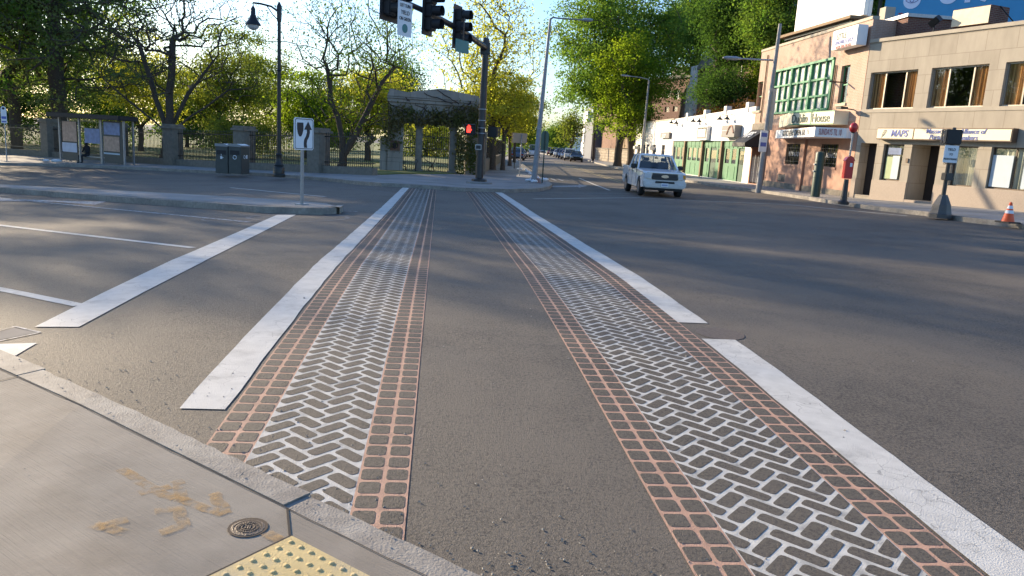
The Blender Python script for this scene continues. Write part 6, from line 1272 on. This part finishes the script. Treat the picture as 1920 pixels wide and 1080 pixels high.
for paint, kind, u, D, lab in (('carblue', 'suv', 972.5, 104, 'blue grey car parked nearest on the left side of the street'), ('carsilver', 'sedan', 977, 118, 'silver sedan parked second on the left side of the street'), ('carblack', 'sedan', 981, 132, 'black sedan parked farther down the left side'), ('cargrey', 'suv', 984, 150, 'grey car parked farthest down the left side')):
    car(paint, kind, u, D, HS+math.pi, lab, 'cars parked down the left side of the street')
car('carwhite', 'van', 1003, 128, HS, 'white van driving towards the camera in the distance'); car('cargrey', 'sedan', 992, 165, HS, 'grey sedan in traffic behind the white van'); car('carsilver', 'suv', 1018, 210, HS, 'distant silver car in traffic right of the white van')

# ================================================================== TREES
def tpos(u, D): x, y, z = on(u, D); return (x, y, z+.1)
def below(p, v): return topz(p[0], p[1], v)-p[2]
SEED = 10
def add(u, D, uw, vt, vb, name, label, n, lpc, leafm, ls=.22, clr=.55, **k):
    """crown spans uw=(left,right) columns and vt..vb rows at depth D"""
    global SEED; SEED += 1
    p = tpos(u, D); zt, zb = below(p, vt), below(p, vb); cu = (uw[0]+uw[1])/2; rx = (uw[1]-uw[0])/2*D/FPX; off = (cu-u)*D/FPX
    kw = dict(rt=.25, forkh=max(1.5, zb*.9), seed=SEED, off=(off*R0[0], off*R0[1])); kw.update(k)
    return tree(name, label, p, 0, rx, (zt-zb)/2, (zt+zb)/2, n, lpc, clr, ls, leafm, **kw)
# foreground park trees
add(112, 57, (-170, 330), -190, 262, 'conifer', 'huge dark tree with thick straight trunk and grey-green boughs behind the bus shelter', 620, 34, 'lf_con', ls=.24, clr=.6, rt=.55, forkh=13, bal=.0, wig=.10, step=.7, sag=.04, low=-1)
add(308, 53.5, (160, 500), -90, 190, 'bare_tree', 'multi-stemmed almost leafless tree between the bus shelter and the bins', 1500, 1.0, 'lf_yg', ls=.14, clr=.25, rt=.36, forkh=2.0, tip=.009, step=.6, wig=.07, bal=.9, barkm='bark', limbs=[(-4.2, 0, 5.5), (-1.6, .5, 8), (.9, -.5, 8.5), (2.6, .4, 6.5), (4.6, 0, 5.2)])
add(640, 50.5, (520, 815), -60, 235, 'forked_tree', 'V-forked tree with fine twigs and sparse young leaves left of the stone gateway', 1700, 3, 'lf_yg', ls=.15, clr=.3, rt=.28, forkh=.9, tip=.008, step=.6, wig=.06, bal=.9, limbs=[(-2.6, 0, 4.6), (-1., 0, 6.5), (1.7, 0, 5.2), (3.2, .3, 6.8)])
# mid-distance park trees
add(262, 74, (185, 345), 48, 235, 'bright_tree', 'bright yellow-green tree glowing behind the multi-stemmed bare tree', 220, 48, 'lf_yel', ls=.26, clr=.75, rt=.25)
add(420, 82, (345, 500), 36, 262, 'round_tree', 'round olive green tree behind the lamp post lantern', 300, 50, 'lf_olive', ls=.28, clr=.8)
add(575, 70, (520, 650), 118, 285, 'young_tree', 'yellow-green tree low behind the keep-right sign', 230, 42, 'lf_yg', ls=.24, clr=.6)
add(690, 66, (625, 775), 110, 272, 'leafy_tree', 'yellow-green leafy tree just left of the stone gateway', 230, 40, 'lf_yel', ls=.24, clr=.6)
add(735, 105, (690, 790), 92, 250, 'dark_tree', 'dark green tree showing above the left end of the gateway', 200, 50, 'lf_dk', ls=.34, clr=1.0)
add(500, 110, (440, 570), 60, 290, 'pale_tree', 'pale green tree far back in the park right of the lamp post', 240, 44, 'lf_olive', ls=.36, clr=1.0)
add(30, 84, (-80, 130), 40, 290, 'dense_tree', 'dense dark green tree at the left edge behind the bus stop sign', 320, 52, 'lf_dk', ls=.34, clr=.9)
add(190, 92, (120, 270), 90, 292, 'shade_tree', 'mid green tree low behind the bus shelter', 260, 50, 'lf_gr', ls=.34, clr=.9)
add(350, 100, (270, 440), 130, 295, 'low_tree', 'dark low tree behind the fence right of the bus shelter', 240, 50, 'lf_dk', ls=.36, clr=.9)
add(600, 120, (540, 700), 150, 300, 'low_tree', 'dark low tree deep in the park behind the forked tree', 240, 50, 'lf_dk', ls=.4, clr=1.1)
add(450, 66, (390, 530), 205, 292, 'shrub', 'olive shrub behind the fence near the lamp post', 130, 44, 'lf_olive', ls=.2, clr=.45, forkh=.5, rt=.08)
add(800, 92, (740, 880), 205, 300, 'gate_tree', 'bright leafy tree seen through the stone gateway openings', 150, 40, 'lf_yel', ls=.32, clr=.8)
# trees right of the gate
add(925, 58, (800, 1012), -90, 268, 'tall_sparse_tree', 'tall thin tree with sparse golden leaves rising behind the signal pole', 620, 11, 'lf_yel', ls=.19, clr=.42, rt=.26, forkh=5, bal=.7, tip=.009, wig=.06)
for k, (u, D, uw, vt, vb, lab, mt) in enumerate(((945, 58, (850, 1006), 138, 246, 'golden-green street tree right of the signal pole, nearest of its row', 'lf_yel'), (958, 70, (905, 1004), 170, 252, 'golden-green street tree second along the far pavement', 'lf_yel'), (966, 84, (930, 990), 205, 262, 'bright green street tree third along the far pavement', 'lf_gr'))):
    add(u, D, uw, vt, vb, 'street_tree', lab, 260, 46, mt, ls=.2, clr=.5, rt=.16, group='young trees along the far pavement')
# right side
add(1185, 92, (1022, 1262), -42, 238, 'maple_tree', 'huge fresh green maple overhanging the street on the right', 560, 62, 'lf_gr', ls=.36, clr=.95, rt=.5, forkh=6)
add(1160, 84, (1112, 1230), 55, 258, 'yellow_maple_tree', 'yellow-green maple in front of the huge green one above the stone wall', 330, 55, 'lf_yg', ls=.27, clr=.7, rt=.42, forkh=4)
add(1270, 96, (1222, 1335), -30, 138, 'green_tree', 'green tree above the dark brick house', 300, 55, 'lf_gr', ls=.34, clr=.9, rt=.35, forkh=9)
add(1335, 66, (1285, 1432), -60, 122, 'big_dark_tree', 'big dark green tree covering the gabled house', 400, 58, 'lf_dk', ls=.27, clr=.75, rt=.35, forkh=7)
add(1345, 64, (1290, 1400), 128, 200, 'bushy_tree', 'low bushy tree right above the shopfront roof', 160, 50, 'lf_dk', ls=.2, clr=.5, rt=.15, forkh=3)
add(1440, 60, (1370, 1500), -50, 110, 'green_crown_tree', 'bright green tree left of the blank white billboard', 320, 55, 'lf_gr', ls=.24, clr=.65, rt=.3, forkh=6)
add(1410, 63, (1388, 1436), 105, 215, 'yellow_shrub_tree', 'yellow-green bush in the gap between shopfronts and pub', 110, 46, 'lf_yg', ls=.2, clr=.45, rt=.12, forkh=2)
add(1640, 58, (1570, 1700), -90, 70, 'back_tree', 'dark tree in the gap between the two billboards', 260, 55, 'lf_dk', ls=.24, clr=.7, rt=.3, forkh=8)
# far trees down the street
add(1070, 150, (1048, 1090), 206, 272, 'bare_far_tree', 'brownish half-bare tree beside the far pale house', 260, 8, 'lf_olive', ls=.4, clr=.9, rt=.3, tip=.03)
add(1040, 230, (1022, 1062), 240, 274, 'far_tree', 'small green tree at the far end of the right pavement', 160, 46, 'lf_gr', ls=.55, clr=1.4)
add(1012, 330, (990, 1030), 250, 272, 'far_tree', 'green tree at the vanishing point of the street', 120, 40, 'lf_gr', ls=.7, clr=1.8)
add(968, 130, (945, 995), 215, 268, 'far_tree', 'green tree behind the row of young street trees', 160, 46, 'lf_gr', ls=.4, clr=1.1)
# brown dry hedge on the shopfront roof line, trees added mostly beyond the left frame edge to shade the road
def vine_hedge():
    q = GB.A+GB.D*0+Vector((-GB.D.y, GB.D.x))*2.2; t = thing('dry_hedge', 'reddish brown dry vines on wires behind the white parapet', 'hedge', (q.x, q.y, GB.z+HGL), GB.rz); rs = np.random.RandomState(3)
    n = 2600; C = np.stack([rs.uniform(0, GB.W*.85, n), rs.normal(0, .3, n), np.abs(rs.normal(.2, .45, n))], 1); np_mesh('leaves', leaf_quads(C, .2, rs), 4, 'lf_brown', t)
    m = MB(); [m.tube([(i, 0, -1), (i+.2, 0, 1.4)], .04, 5) for i in range(0, int(GB.W*.85), 3)]; m.build('stake', 'vine', t)
M['lf_brown'] = mat_leaf('dry_brown_leaf', (.10, .05, .025), (.17, .09, .04), .3)
vine_hedge()

for k, (x_, y_, hh_, r_) in enumerate(((-39, 56, 23, 9), (-49, 50, 21, 8.5), (-32, 62, 22, 8), (-37, 66, 26, 8), (-35, 76, 27, 7))):
    tree('added_shade_tree', 'tall tree added past the left picture edge to shade the road, '+('nearest the shelter', 'nearest the road', 'deepest in the park', 'behind the trunk of the huge dark tree', 'right behind the nearest one')[k], (x_, y_, h(x_, y_)+.1), 0, r_, hh_*.38, hh_*.6, 380, 40, .8, .34, 'lf_gr', rt=.4, forkh=5, seed=200+k, group='trees added beyond the left edge for road shade')
